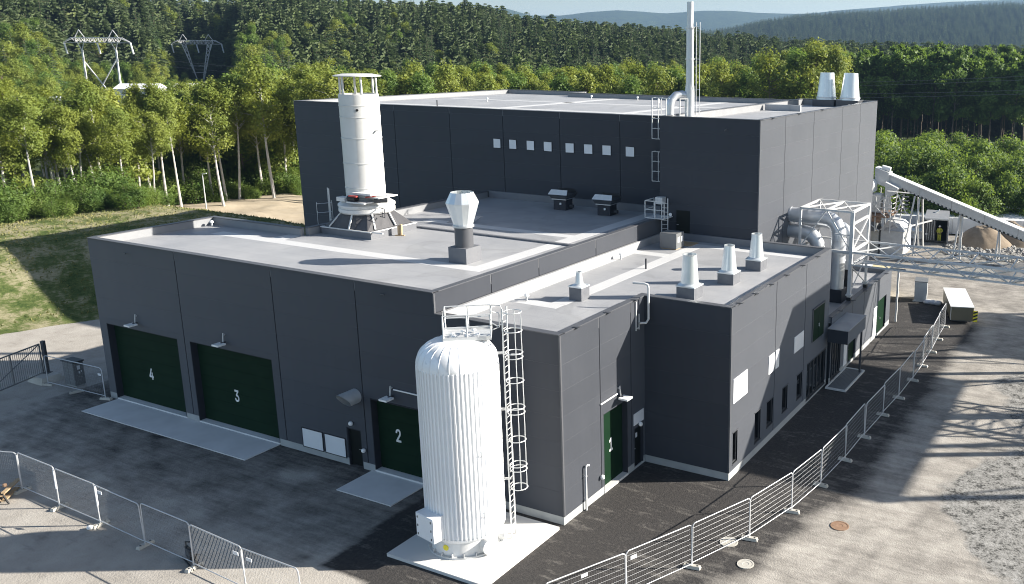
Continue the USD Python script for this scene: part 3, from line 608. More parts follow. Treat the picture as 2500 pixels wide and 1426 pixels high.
# ------------------------------------------------------------------ things on the roofs
def cone_vent(x, y, zr, box, hb, r0, r1, ztop, label, dark=True):
    T = thing('roof_vent', label, 'roof vent', (x, y, zr), 0, 'tapered metal vents on the grey roofs')
    part(T, 'kerb', bx(-box/2, box/2, -box/2, box/2, 0, hb), 'wrapped')
    part(T, 'collar', bx(-box/2-0.03, box/2+0.03, -box/2-0.03, box/2+0.03, hb, hb+0.07), 'bright_cone')
    h = ztop-zr
    part(T, 'cone', MB().lathe([(r0+0.14, hb+0.07), (r0, hb+0.16), (r1, h), (r1-0.03, h), (r0-0.05, hb+0.3), (0.001, hb+0.3)], n=32), 'bright_cone', smooth=35)
    part(T, 'rim', MB().lathe([(r1+0.012, h-0.05), (r1+0.02, h+0.005), (r1-0.03, h+0.005)], n=32), 'bright_cone', smooth=35)
    return T
cone_vent(34.75, 9.75, 8.5, 1.02, 0.62, 0.47, 0.36, 10.78, 'largest tapered vent, nearest the front edge of the annex roof')
cone_vent(35.3, 13.45, 8.5, 0.95, 0.6, 0.43, 0.28, 10.62, 'middle one of three tapered vents on the annex roof')
cone_vent(35.4, 17.1, 8.5, 0.95, 0.6, 0.43, 0.3, 10.62, 'farthest of three tapered vents, by the annex roof back parapet')
cone_vent(29.95, 6.75, 8.5, 0.74, 0.68, 0.22, 0.13, 9.95, 'small slim tapered vent alone on pale strip of annex roof')
T = thing('exhaust_stack', 'galvanised exhaust stack with bulging conical head on a square kerb', 'exhaust stack', (22.05, 7.35, 9.5))
part(T, 'kerb', bx(-0.62, 0.62, -0.62, 0.62, 0, 0.86), 'membrane_dark')
part(T, 'lower_pipe', MB().lathe([(0.5, 0.86), (0.5, 1.95), (0.001, 1.95)], n=32), 'flashing', smooth=35)
part(T, 'band', MB().lathe([(0.5, 1.93), (0.58, 1.95), (0.58, 2.05), (0.5, 2.07)], n=32), 'galvanised', smooth=35)
part(T, 'cone', MB().lathe([(0.52, 2.07), (0.89, 3.25), (0.9, 3.3)], n=14), 'bright_cone')
part(T, 'head', MB().lathe([(0.9, 3.3), (0.62, 3.86), (0.6, 3.86), (0.8, 3.32), (0.5, 2.4), (0.001, 2.4)], n=14), 'bright_cone')
for lab, x, y in (('left', 17.1, 24.0), ('right', 21.15, 23.6)):
    T = thing('air_unit', f'dark boxy roof fan with white flap hood, {lab} one of two below the wall', 'roof fan', (x, y, 9.5), 0.06, 'roof fans below the tall hall wall')
    part(T, 'kerb', bx(-0.5, 0.5, -0.5, 0.5, 0, 0.78), 'cladding_edge')
    part(T, 'collar', bx(-0.6, 0.6, -0.6, 0.6, 0.78, 0.84), 'galvanised')
    part(T, 'casing', MB().add([(-0.62, -0.62, 0.84), (0.62, -0.62, 0.84), (0.62, 0.62, 0.84), (-0.62, 0.62, 0.84), (-0.78, -0.78, 1.16), (0.78, -0.78, 1.16), (0.78, 0.78, 1.16), (-0.78, 0.78, 1.16)],
        [(0, 3, 2, 1), (4, 5, 6, 7), (0, 1, 5, 4), (1, 2, 6, 5), (2, 3, 7, 6), (3, 0, 4, 7)]), 'dark_steel')
    part(T, 'flap', MB().add([(-0.8, -0.8, 1.17), (0.8, -0.8, 1.17), (0.68, -0.5, 1.5), (-0.68, -0.5, 1.5), (-0.8, -0.77, 1.17), (0.8, -0.77, 1.17), (0.68, -0.47, 1.5), (-0.68, -0.47, 1.5)],
        [(0, 1, 2, 3), (4, 7, 6, 5), (0, 4, 5, 1), (1, 5, 6, 2), (2, 6, 7, 3), (3, 7, 4, 0)]), 'galvanised_matt')
    part(T, 'flap', MB().add([(-0.8, 0.8, 1.17), (0.8, 0.8, 1.17), (0.68, 0.5, 1.5), (-0.68, 0.5, 1.5), (-0.8, 0.77, 1.17), (0.8, 0.77, 1.17), (0.68, 0.47, 1.5), (-0.68, 0.47, 1.5)],
        [(0, 3, 2, 1), (4, 5, 6, 7), (0, 1, 5, 4), (1, 2, 6, 5), (2, 3, 7, 6), (3, 0, 4, 7)]), 'dark_steel')
    part(T, 'switch', MB().lathe([(0.001, 0.4), (0.07, 0.42), (0.07, 0.55), (0.001, 0.57)], (0.1, -0.53, 0), 10), 'lamp_white')
    part(T, 'motor', MB().tube([(0.52, 0.1, 0.25), (0.8, 0.1, 0.25)], 0.13, 12), 'dark_steel')
# the white exhaust stack with rain cap
SX0, SY0 = 10.95, 11.1
T = thing('white_exhaust_chimney', 'thick white chimney with flat rain cap on legs and conical tarpaulin base', 'chimney', (SX0, SY0, 9.5))
k0, k1 = -2.0, 2.25
part(T, 'kerb', MB().box(k0, k1, k0, k1-0.35, 0, 0.42), 'membrane_dark')
part(T, 'kerb_trim', MB().box(k0-0.04, k1+0.04, k0-0.04, k0+0.06, 0.42, 0.48).box(k1-0.06, k1+0.9, k0+0.07, k0+0.17, 0.42, 0.5).box(k1-0.06, k1+0.04, k0+0.18, k1-0.31, 0.42, 0.48).box(k0-0.04, k0+0.06, k0+0.07, k1-0.31, 0.42, 0.48), 'white_steel')
na = 16
sk = MB()
for i in range(na):                                            # dark tarpaulin skirt from square kerb to ring
    a0, a1 = 2*math.pi*i/na, 2*math.pi*(i+1)/na
    def sq(a):
        c, s = math.cos(a), math.sin(a); q = 1.9/max(abs(c), abs(s)); return (c*q, s*q, 0.44)
    def rg(a, r, z): return (r*math.cos(a), r*math.sin(a), z)
    sk.quad(sq(a0), sq(a1), rg(a1, 1.45, 1.42), rg(a0, 1.45, 1.42))
part(T, 'skirt', sk, 'tarp')
for i in range(8):
    a = 2*math.pi*(i+0.5)/8 - 0.2
    c, s = math.cos(a), math.sin(a); q = 1.92/max(abs(c), abs(s))
    part(T, 'skirt_rib', MB().bar((c*q*1.02, s*q*1.02, 0.5), (1.5*c, 1.5*s, 1.46), 0.1, 0.07), 'white_steel')
part(T, 'ring', MB().lathe([(1.2, 1.3), (1.62, 1.32), (1.72, 1.42), (1.72, 1.6), (1.66, 1.64), (1.66, 1.72), (1.74, 1.74), (1.74, 1.86), (1.6, 1.95), (1.35, 2.12), (1.2, 2.2)], n=40), 'white_steel', smooth=40)
part(T, 'shaft', MB().lathe([(1.2, 1.9), (1.2, 8.62), (1.16, 8.7), (1.1, 8.7), (1.1, 8.2), (0.001, 8.2)], n=48), 'white_stack', smooth=35)
for z in (2.9, 4.45, 6.0, 7.3, 8.0):
    part(T, 'flange', MB().lathe([(1.2, z-0.03), (1.228, z-0.025), (1.228, z+0.025), (1.2, z+0.03)], n=48), 'white_stack', smooth=35)
for i in range(6):
    a = 2*math.pi*i/6+0.45
    part(T, 'cap_leg', MB().bar((1.13*math.cos(a), 1.13*math.sin(a), 8.3), (1.13*math.cos(a), 1.13*math.sin(a), 9.78), 0.11, 0.08), 'white_stack')
part(T, 'rain_cap', MB().lathe([(0.001, 9.86), (0.9, 9.84), (1.42, 9.76), (1.42, 9.82), (0.9, 9.91), (0.001, 9.93)], n=40), 'white_stack', smooth=30)
part(T, 'lug', bx(-1.5, -1.15, -0.06, 0.06, 6.42, 6.48), 'white_steel'); part(T, 'lug', bx(1.15, 1.5, -0.06, 0.06, 6.42, 6.5), 'white_steel')
part(T, 'inspection_hole', MB().tube([(0.76, -0.92, 7.75), (0.8, -0.97, 7.75)], 0.08, 14), 'black')
part(T, 'drive_platform', MB().box(0.1, 1.6, -1.75, -0.3, 2.1, 2.18).box(0.55, 2.3, -1.2, 0.4, 2.42, 2.5), 'white_steel', label='small drive platform on the ring')
part(T, 'drive_motor', MB().tube([(0.1, -1.5, 2.35), (0.75, -1.5, 2.35)], 0.2, 14), 'black')
part(T, 'drive_motor', MB().tube([(1.6, -0.9, 2.3), (2.2, -0.4, 2.3)], 0.22, 14), 'dark_steel')
part(T, 'drive_guard', MB().box(0.35, 1.0, -1.78, -1.6, 2.5, 2.58).bar((1.5, -1.5, 2.5), (2.0, -1.1, 2.58), 0.07), 'red_paint')
part(T, 'drive_cover', MB().box(0.3, 1.9, -1.45, -0.6, 2.6, 2.72).box(-1.0, -0.3, -1.5, -1.0, 2.1, 2.35), 'white_steel')
part(T, 'side_rail', MB().tube([(1.7, -0.6, 1.2), (2.3, -0.8, 1.2), (2.3, -0.8, 1.75), (1.7, -0.6, 1.75)], 0.03, 6).tube([(1.75, -0.6, 1.45), (2.3, -0.8, 1.45)], 0.025, 6).tube([(2.0, -0.7, 1.2), (2.0, -0.7, 1.75)], 0.025, 6), 'dark_steel')
# ladders
def ladder(name, label, p, out, z0, z1, cage=None, matn='galvanised', w=0.42, hoops=None, group=None, nbars=5, rc=0.36):
    """p: foot centre; out: unit vector away from the wall"""
    out = A_([*out, 0.0]); out /= np.linalg.norm(out); s = A_([-out[1], out[0], 0]); p = A_([p[0], p[1], 0.0])
    T = thing(name, label, 'ladder', (0, 0, 0), 0, group)
    for k in (-1, 1):
        part(T, 'stile', MB().bar(p+s*k*w/2+A_([0, 0, z0]), p+s*k*w/2+A_([0, 0, z1]), 0.055, 0.04), matn)
    for z in np.arange(z0+0.28, z1-0.1, 0.28):
        part(T, 'rung', MB().tube([p-s*w/2+A_([0, 0, z]), p+s*w/2+A_([0, 0, z])], 0.017, 5, False), matn)
    if cage:
        c0, c1 = cage
        hz = hoops if hoops is not None else np.linspace(c0, c1, max(2, int((c1-c0)/0.8)+1))
        c = p + out*rc*1.02
        for z in hz:
            an = np.linspace(math.pi*0.02, 2*math.pi*0.99, 25)
            pts = [c + rc*(-math.cos(a)*out + math.sin(a)*s) + A_([0, 0, z]) for a in an]
            part(T, 'hoop', MB().tube(pts, 0.022, 6), matn)
        for a in np.linspace(math.pi*0.42, math.pi*1.58, nbars):
            q = c + rc*(-math.cos(a)*out + math.sin(a)*s)
            part(T, 'cage_bar', MB().bar(q+A_([0, 0, min(hz)-0.01]), q+A_([0, 0, max(hz)+0.01]), 0.035, 0.014), matn)
    return T
ladder('access_ladder', 'slim white ladder standing left of the white chimney base', (8.15, 10.6), (-0.5, -0.85), 9.52, 12.15, None, 'white_steel', 0.36)
gl = thing('ladder_guard', 'thin grey guard frame around the ladder left of the chimney', 'guard rail', (8.0, 10.4, 9.5))
part(gl, 'guard_post', MB().tube([(-0.45, -0.3, 0), (-0.45, -0.3, 1.75)], 0.018, 6).tube([(0.5, 0.1, 0), (0.5, 0.1, 1.9)], 0.018, 6), 'galvanised')
part(gl, 'guard_hoop', MB().tube([(-0.45, -0.3, 1.7), (0.0, -0.6, 1.72), (0.5, 0.1, 1.75)], 0.018, 6).tube([(-0.45, -0.3, 1.15), (0.0, -0.6, 1.15), (0.5, 0.1, 1.15)], 0.018, 6).tube([(-0.45, -0.3, 0.25), (0.0, -0.6, 0.25), (0.5, 0.1, 0.25)], 0.018, 6), 'galvanised')
# wooden block and planks beside the chimney
T = thing('timber_stack', 'short pale timber offcuts standing beside the chimney kerb', 'timber', (13.75, 11.0, 9.5), 0.4)
part(T, 'plank', bx(-0.14, 0.0, -0.1, 0.1, 0.03, 0.62), 'wood_raw'); part(T, 'plank', bx(0.02, 0.12, -0.12, 0.1, 0.03, 0.72), 'wood_raw'); part(T, 'plank', bx(-0.3, 0.3, -0.16, -0.04, 0, 0.05), 'wood_raw')
single('roof_flap', MB().add([(13.4, 15.6, 9.52), (15.0, 16.2, 9.52), (15.4, 16.9, 9.95), (13.9, 16.2, 9.95), (13.4, 15.66, 9.5), (15.0, 16.26, 9.5), (15.4, 16.96, 9.93), (13.9, 16.26, 9.93)],
    [(0, 1, 2, 3), (4, 7, 6, 5), (0, 4, 5, 1), (1, 5, 6, 2), (2, 6, 7, 3), (3, 7, 4, 0)]), 'membrane', 'pale tilted sheet lying on the roof behind the white chimney', 'sheet')
# cage ladders at the corner of the tall hall and its tower
ladder('cage_ladder', 'white caged ladder from annex roof up to the hall roof edge', (26.9, 21.6), (0.25, -1), 8.52, 11.4, None, 'white_steel', 0.42, group=None)
T = thing('ladder_platform', 'small white railed landing at the head of the lower roof ladder', 'platform', (26.3, 21.9, 10.0))
part(T, 'platform_deck', bx(-0.7, 0.75, -0.65, 0.6, 0.02, 0.07), 'white_steel')
for q in ((-0.7, -0.65), (0.75, -0.65), (-0.7, 0.6), (0.05, -0.65)):
    part(T, 'platform_post', MB().bar((*q, 0.05), (*q, 1.2), 0.05), 'white_steel')
part(T, 'platform_rail', MB().bar((-0.7, -0.65, 1.2), (0.75, -0.65, 1.2), 0.05).bar((-0.7, -0.65, 0.62), (0.75, -0.65, 0.62), 0.04).bar((-0.7, -0.65, 1.2), (-0.7, 0.6, 1.2), 0.05).bar((-0.7, -0.65, 0.62), (-0.7, 0.6, 0.62), 0.04), 'white_steel')
part(T, 'platform_box', bx(-0.35, 0.2, 0.1, 0.6, 0.9, 1.35), 'galvanised_matt')
for z0, z1, lab in ((11.9, 14.0, 'lower white wall ladder cage on the tall hall beside the tower'), (14.9, 17.75, 'upper white wall ladder rising above the hall roof beside the tower')):
    T = thing('wall_ladder', lab, 'ladder', (24.4, 25.8, 0))
    for x in (-0.5, 0.0):
        part(T, 'stile', MB().bar((x, -0.5, z0), (x, -0.5, z1), 0.05), 'white_steel')
    for z in np.linspace(z0, z1, 4 if z0 < 14 else 5):
        part(T, 'rung', MB().bar((-0.5, -0.5, z), (0.35, -0.5, z), 0.045).bar((-0.5, -0.5, z), (-0.5, -0.02, z), 0.03), 'white_steel')
# tall slim chimney on the tower, its elbow duct and rail
T = thing('steel_chimney', 'tall slim galvanised chimney rising from the tower roof', 'chimney', (27.0, 25.0, 16.2))
part(T, 'shaft', MB().lathe([(0.33, 0), (0.33, 2.1), (0.27, 2.6), (0.26, 5.3), (0.26, 6.25), (0.22, 6.3), (0.22, 7.9), (0.2, 7.9), (0.2, 6.0), (0.001, 6.0)], n=24), 'galvanised', smooth=35)
for z in (2.15, 4.2, 6.25): part(T, 'band', MB().lathe([(0.27, z-0.05), (0.32, z-0.04), (0.32, z+0.04), (0.27, z+0.05)], n=24), 'galvanised', smooth=35)
part(T, 'elbow', MB().tube([(-0.1, 0.0, 1.75), (-0.45, -0.3, 1.85), (-0.72, -0.65, 1.8), (-0.9, -0.95, 1.5), (-0.95, -1.05, 1.1), (-0.95, -1.05, 0.1)], 0.27, 16), 'galvanised', smooth=50)
part(T, 'elbow_base', bx(-1.4, -0.5, -1.5, -0.6, 0.0, 0.12), 'galvanised')
part(T, 'service_ladder', MB().bar((0.42, 0.1, 0.5), (0.42, 0.1, 6.6), 0.04).bar((0.68, 0.1, 0.5), (0.68, 0.1, 6.6), 0.04).bar((0.3, 0, 6.3), (0.7, 0.1, 6.3), 0.05).bar((0.42, 0.1, 4.2), (0.68, 0.1, 4.2), 0.03).bar((0.42, 0.1, 2.2), (0.68, 0.1, 2.2), 0.03), 'galvanised')
T = thing('roof_rail', 'white tubular guard rail around the elbow duct on the tower roof', 'guard rail', (26.3, 23.2, 16.7))
for q in ((-0.4, -0.2), (-0.1, -0.1), (1.0, -0.25), (1.35, 0.2)): part(T, 'rail_post', MB().bar((*q, 0), (*q, 1.15), 0.05), 'white_steel')
part(T, 'rail', MB().bar((-0.4, -0.2, 1.15), (0.2, -0.2, 1.15), 0.05).bar((1.0, -0.25, 1.15), (1.35, 0.2, 1.15), 0.05), 'white_steel')
for x, lab in ((28.75, 'left'), (30.95, 'right')):
    T = thing('tower_cowl', f'big pale metal cone cowl, {lab} one of the pair on the tower roof', 'cowl', (x, 49.0, 16.72), 0, 'paired cowls on the tower roof')
    part(T, 'cowl_base', bx(-1.0, 1.0, -0.9, 0.9, -0.5, 0.06), 'dark_steel')
    part(T, 'cone', MB().lathe([(0.88, 0.06), (0.86, 0.2), (0.62, 2.42), (0.58, 2.42), (0.75, 0.3)], n=28), 'bright_cone', smooth=35)
    part(T, 'band', MB().lathe([(0.86, 0.18), (0.92, 0.2), (0.92, 0.28), (0.86, 0.3)], n=28), 'galvanised', smooth=35)
# little mushroom vents on the tall roof, snow hooks along roof edges
for x, y, z in ((-3.0, 40.5, 16.0), (2.6, 50.5, 16.0), (8.0, 50.8, 16.0), (12.0, 48.0, 16.0), (23.4, 34.0, 16.0), (25.0, 45.0, 16.0), (25.2, 29.0, 16.0), (0.8, 7.4, 9.5), (27.1, 15.6, 8.5), (27.8, 5.2, 8.5)):
    T = thing('mushroom_vent', 'small white mushroom vent on a flat grey roof', 'vent', (x, y, z), 0, 'small white roof mushroom vents')
    part(T, 'stem', MB().lathe([(0.06, 0), (0.06, 0.28)], n=10), 'galvanised_matt', smooth=40)
    part(T, 'cap', MB().lathe([(0.001, 0.26), (0.13, 0.26), (0.12, 0.34), (0.06, 0.39), (0.001, 0.4)], n=12), 'lamp_white', smooth=40)
hook0 = None
hk = [(XC, y, zB) for y in (8.2, 10.2, 12.3, 14.6, 17.2, 19.8)] + [(XB, y, zB) for y in (1.2, 3.8, 6.3)] + [(38.4, y, zE) for y in (24.3, 27.2, 30.0, 33.0, 35.8)] + [(XD2, y, zD2) for y in (24.5, 29.5, 34.5)]
for x, y, z in hk:
    if hook0 is None:
        hook0 = thing('cable_bracket', 'small dark bracket along a lit roof edge', 'bracket', (x, y, z), 0, 'small brackets along the roof edges')
        part(hook0, 'arm', MB().bar((-0.1, 0, 0.03), (0.16, 0.05, 0.02), 0.14, 0.03).bar((0.16, 0.05, 0.02), (0.1, 0.3, 0.0), 0.06, 0.03), 'dark_steel')
    else: copy_of(hook0, 'cable_bracket', 'small dark bracket along a lit roof edge', (x, y, z))
single('roof_pipe', MB().lathe([(0.055, 0), (0.055, 0.62), (0.001, 0.63)], (29.7, 14.1, 8.5), 10), 'dark_steel', 'short dark pipe sticking up from pale strip on annex roof', 'pipe', smooth=40)
single('roof_pipe', MB().lathe([(0.05, 0), (0.05, 0.5), (0.001, 0.51)], (3.2, 26.6, 16.42), 10), 'dark_steel', 'short dark rod at the tall hall roof edge', 'pipe', smooth=40)
T = thing('roof_unit', 'grey box unit with two white labels before the black roof door', 'air unit', (28.35, 19.95, 8.5))
part(T, 'casing', bx(-0.65, 0.55, -0.5, 0.55, 0.06, 1.05), 'galvanised_matt' if False else 'cabinet_grey'); part(T, 'base_frame', bx(-0.6, 0.5, -0.45, 0.5, 0, 0.06), 'wood_raw')
part(T, 'notice', bx(0.551, 0.556, -0.3, 0.0, 0.45, 0.8), 'white_board'); part(T, 'notice', bx(0.551, 0.556, 0.15, 0.42, 0.45, 0.8), 'white_board')
single('timber_sheet', bx(27.2, 29.2, 20.9, 22.1, 8.504, 8.54), 'wood_raw', 'brown plywood sheet lying in front of the black roof door', 'plywood')
# wall lamps etc.
def globe(x, y, z, n, label):
    T = thing('globe_lamp', label, 'wall lamp', (x, y, z), 0)
    s = trimesh.creation.icosphere(3, 0.115)
    part(T, 'globe', MB().add(s.vertices+A_(n)*0.12, s.faces), 'lamp_white', smooth=True)
    part(T, 'mount', MB().bar(A_(n)*0.004, A_(n)*0.06, 0.14), 'dark_steel')
globe(26.86, 22.6, 10.17, (0, -1, 0), 'white globe lamp left of the black roof access door')
globe(20.55, 0, 2.42, (0, -1, 0), 'white globe lamp above the small black door')
globe(21.3, 0, 1.1, (0, -1, 0), 'small white push button right of the small black door')
globe(XB, 6.72, 2.37, (1, 0, 0), 'white globe lamp above the side door in the shaded corner')
globe(XB, 3.05, 1.05, (1, 0, 0), 'small white fitting left of green side door number 1')
def wall_lamp(x, y, z, n, label):
    T = thing('wall_lamp', label, 'wall lamp', (x, y, z), 0)
    n = A_([*n, 0.0]); s = A_([-n[1], n[0], 0.0])
    part(T, 'bracket', MB().bar((0, 0, 0.45), n*0.12+A_([0, 0, 0.42]), 0.06).bar(n*0.1+A_([0, 0, 0.55]), n*0.16+A_([0, 0, 0.0]), 0.05), 'galvanised_matt')
    part(T, 'lamp_head', MB().obox(n*0.42+A_([0, 0, -0.02]), s, 0.5, 0.5, 0.09), 'lamp_white')
    part(T, 'lamp_arm', MB().bar(n*0.02+A_([0, 0, 0.02]), n*0.3+A_([0, 0, 0.02]), 0.08), 'dark_steel')
wall_lamp(3.75, 0, 5.3, (0, -1), 'flat white floodlight above the leftmost roller door')
wall_lamp(11.4, 0, 5.3, (0, -1), 'flat white floodlight above the second roller door from left')
wall_lamp(23.45, 0, 4.4, (0, -1), 'flat white floodlight above the door beside the tank')
wall_lamp(XB, 4.75, 4.55, (1, 0), 'white floodlight above green side door number 1')
single('conduit', MB().bar((23.6, -0.06, 4.78), (26.2, -0.06, 4.76), 0.05), 'lamp_white', 'white conduit running right from lamp above door number 2', 'conduit')
single('conduit', MB().bar((XB+0.06, 3.1, 4.72), (XB+0.06, 4.6, 4.74), 0.05), 'lamp_white', 'white conduit on lit wall above door number 1', 'conduit')
for x, z, lab in ((3.65, 9.45, 'left'), (23.4, 9.55, 'right')):
    single('wall_peg', MB().bar((x-0.2, -0.02, z-0.02), (x+0.3, -0.25, z+0.05), 0.07, 0.03), 'flashing', f'small metal peg near the {lab} end of front wall top', 'peg')
single('wall_peg', MB().bar((30.75, 22.58, 15.98), (31.0, 22.4, 16.1), 0.09, 0.04), 'flashing', 'small metal peg high on the dark tower front', 'peg')
T = thing('air_intake_hood', 'grey round intake hood cut at a slant, sticking out beside door number 2', 'intake hood', (20.95, 0, 3.95))
h = MB(); n = 28; ring = [(0.38*math.cos(a), 0.38*math.sin(a)) for a in np.arange(n)*2*math.pi/n]
vs = [(x, -0.003, z) for x, z in ring] + [(x, -0.5-0.85*(0.38+z)*0.9, z) for x, z in ring]
h.add(vs, [(i, (i+1) % n, n+(i+1) % n, n+i) for i in range(n)]); h.add([(x*0.97, y, z*0.97) for x, y, z in vs], [(i, n+i, n+(i+1) % n, (i+1) % n) for i in range(n)])
part(T, 'hood', h, 'galvanised_matt', smooth=40)
# overflow pipes on the lit walls
T = thing('standpipe', 'thin white stand pipe with hooked top on the lit annex wall', 'pipe', (XB+0.12, 1.62, 0))
part(T, 'pipe', MB().tube([(0, 0, 0.02), (0, 0, 2.15), (0.02, 0.03, 2.24), (0.05, 0.12, 2.26), (0.06, 0.2, 2.2)], 0.05, 10), 'white_steel', smooth=50)
part(T, 'clip', bx(-0.11, 0.05, -0.07, 0.07, 0.55, 0.6).box(-0.11, 0.05, -0.07, 0.07, 1.7, 1.75), 'galvanised')
T = thing('overflow_pipe', 'white pipe loop bracketed over annex roof edge by the inner corner', 'pipe', (XB, 6.9, 0))
part(T, 'pipe', MB().tube([(0.12, -0.2, 7.75), (0.3, 0.1, 7.7), (0.42, 0.15, 7.9), (0.42, 0.15, 9.5), (0.38, 0.15, 9.66), (0.2, 0.1, 9.72), (-0.35, -0.05, 9.72)], 0.06, 10), 'white_steel', smooth=50)
part(T, 'pipe_bracket', MB().bar((0.05, -0.45, 7.4), (0.05, -0.45, 8.9), 0.05).bar((0.05, -0.15, 7.4), (0.05, -0.15, 8.2), 0.05).bar((0.05, -0.45, 7.5), (0.05, -0.15, 7.5), 0.05), 'white_steel')
# ------------------------------------------------------------------ the white storage tank
structure('tank_slab', bx(28.2, 33.42, -5.55, -0.42, 0.0, 0.15), 'concrete_new')
TX, TY = 30.5, -3.15
T = thing('storage_tank', 'tall white ribbed upright tank with domed top on a pale slab', 'tank', (TX, TY, 0.15))
Rt = 1.66
def ribbed(n=96, amp=0.035):
    ang = []; rad = []
    for i in range(n):
        for f_, r in ((0.0, 0), (0.42, 0), (0.55, 1), (0.88, 1)):
            ang.append((i+f_)/n*2*math.pi); rad.append(Rt+amp*(r-0.5))
    return np.array(ang), np.array(rad)
ang, rad = ribbed(60, 0.042)
mb = MB(); zz_ = np.array([0.86, 0.95, 8.15, 8.2]); sc_ = np.array([0.985, 1, 1, 0.99])
v = [(r*s*math.cos(a), r*s*math.sin(a), z) for z, s in zip(zz_, sc_) for a, r in zip(ang, rad)]
N_ = len(ang)
mb.add(v, [(k*N_+i, k*N_+(i+1) % N_, (k+1)*N_+(i+1) % N_, (k+1)*N_+i) for k in range(3) for i in range(N_)])
part(T, 'shell', mb, 'white_tank')
dome = [(1.66*math.cos(t)**0.62 if t < 1.55 else 0.001, 8.2+0.98*math.sin(t)) for t in np.linspace(0, math.pi/2, 16)]
part(T, 'dome', MB().lathe([(1.645, 8.12)] + dome, n=64), 'white_tank', smooth=40)
for i in range(24):                                            # standing seams of the dome plates
    a = i*2*math.pi/24
    part(T, 'dome_seam', MB().tube([(r*math.cos(a), r*math.sin(a), z) for r, z in dome[:12]], 0.014, 4, False), 'white_tank')
part(T, 'bottom_rim', MB().lathe([(1.3, 0.62), (1.5, 0.68), (1.62, 0.8), (1.65, 0.9)], n=64), 'white_tank', smooth=40)
part(T, 'skirt', MB().lathe([(1.5, 0.02), (1.5, 0.75)], n=48), 'concrete', smooth=40)
part(T, 'base_flange', MB().lathe([(1.5, 0.1), (1.62, 0.08), (1.62, 0.0)], n=48), 'galvanised_matt')
for i in range(20):
    a = i*2*math.pi/20; part(T, 'gusset', MB().obox((1.57*math.cos(a), 1.57*math.sin(a), 0.14), (math.cos(a), math.sin(a)), 0.12, 0.03, 0.16), 'galvanised_matt')
aM = math.radians(-18)
part(T, 'manhole', MB().tube([(1.45*math.cos(aM), 1.45*math.sin(aM), 0.42), (1.82*math.cos(aM), 1.82*math.sin(aM), 0.42)], 0.33, 24), 'white_steel', smooth=40)
part(T, 'manhole', MB().tube([(1.45*math.cos(0.32), 1.45*math.sin(0.32), 0.42), (1.78*math.cos(0.32), 1.78*math.sin(0.32), 0.42)], 0.2, 20), 'white_steel', smooth=40)
aY = math.radians(-84)
part(T, 'yellow_marker', MB().tube([(1.49*math.cos(aY), 1.49*math.sin(aY), 0.45), (1.52*math.cos(aY), 1.52*math.sin(aY), 0.45)], 0.13, 20), 'yellow')
aB = math.radians(-101); ub = (math.cos(aB), math.sin(aB))
B = part(T, 'valve_box', MB().obox((1.78*ub[0], 1.78*ub[1], 1.5), ub, 0.62, 1.15, 1.08), 'white_tank')
part(B, 'box_lid', MB().obox((2.1*ub[0], 2.1*ub[1], 1.5), ub, 0.02, 1.07, 1.0), 'white_tank')
for dy in (-0.44, 0.44):
    for dz in (-0.38, 0.0, 0.38):
        q = (2.12*ub[0]-dy*ub[1], 2.12*ub[1]+dy*ub[0], 1.5+dz); part(B, 'latch', MB().obox(q, ub, 0.02, 0.04, 0.09), 'dark_steel')
for a, z in ((-0.36, 4.6), (-0.36, 6.2*0.3), (-1.75, 8.5)):
    r = 1.7 if z < 8 else 1.52
    part(T, 'lifting_lug', MB().tube([(r*math.cos(a)-0.02, r*math.sin(a), z-0.1), (r*math.cos(a)+0.07, r*math.sin(a)-0.08, z+0.02), (r*math.cos(a), r*math.sin(a), z+0.14), (r*math.cos(a)-0.06, r*math.sin(a)+0.08, z+0.02), (r*math.cos(a)-0.02, r*math.sin(a), z-0.1)], 0.03, 6), 'galvanised')
# platform on top with railing
e1, e2 = A_([0.78, 0.62, 0]), A_([-0.62, 0.78, 0])
pc = A_([0.1, 0.62, 9.1])
P = thing('tank_platform', 'galvanised railed platform on top of the white tank', 'platform', (TX, TY, 0.15))
def pp(a, b, z): return pc + e1*a + e2*b + A_([0, 0, z])
part(P, 'platform_deck', MB().obox(pp(0, 0, 0.06), e1, 1.95, 1.5, 0.06), 'galvanised_matt')
part(P, 'toe_board', MB().bar(pp(-0.97, -0.75, 0.12), pp(0.97, -0.75, 0.12), 0.03, 0.16).bar(pp(-0.97, 0.75, 0.12), pp(0.97, 0.75, 0.12), 0.03, 0.16).bar(pp(-0.97, -0.75, 0.12), pp(-0.97, 0.75, 0.12), 0.03, 0.16), 'galvanised_matt')
part(P, 'platform_beam', MB().bar(pp(-0.8, -0.6, -0.1), pp(0.8, -0.6, -0.1), 0.1, 0.16).bar(pp(-0.8, 0.6, -0.1), pp(0.8, 0.6, -0.1), 0.1, 0.16).bar(pp(-0.5, -0.6, -0.1), pp(-0.5, 0.6, -0.1), 0.1).bar(pp(0.5, -0.6, -0.1), pp(0.5, 0.6, -0.1), 0.1), 'galvanised_matt')
for a, b in ((-0.95, -0.73), (0.0, -0.73), (0.95, -0.73), (-0.95, 0.73), (0.0, 0.73), (0.95, 0.73)):
    part(P, 'rail_post', MB().bar(pp(a, b, 0.08), pp(a, b, 1.12), 0.05), 'galvanised_matt')
for z in (1.12, 0.62):
    part(P, 'hand_rail', MB().tube([pp(0.95, -0.73, z), pp(-0.95, -0.73, z), pp(-0.95, 0.73, z), pp(0.95, 0.73, z)], 0.028, 6), 'galvanised_matt')
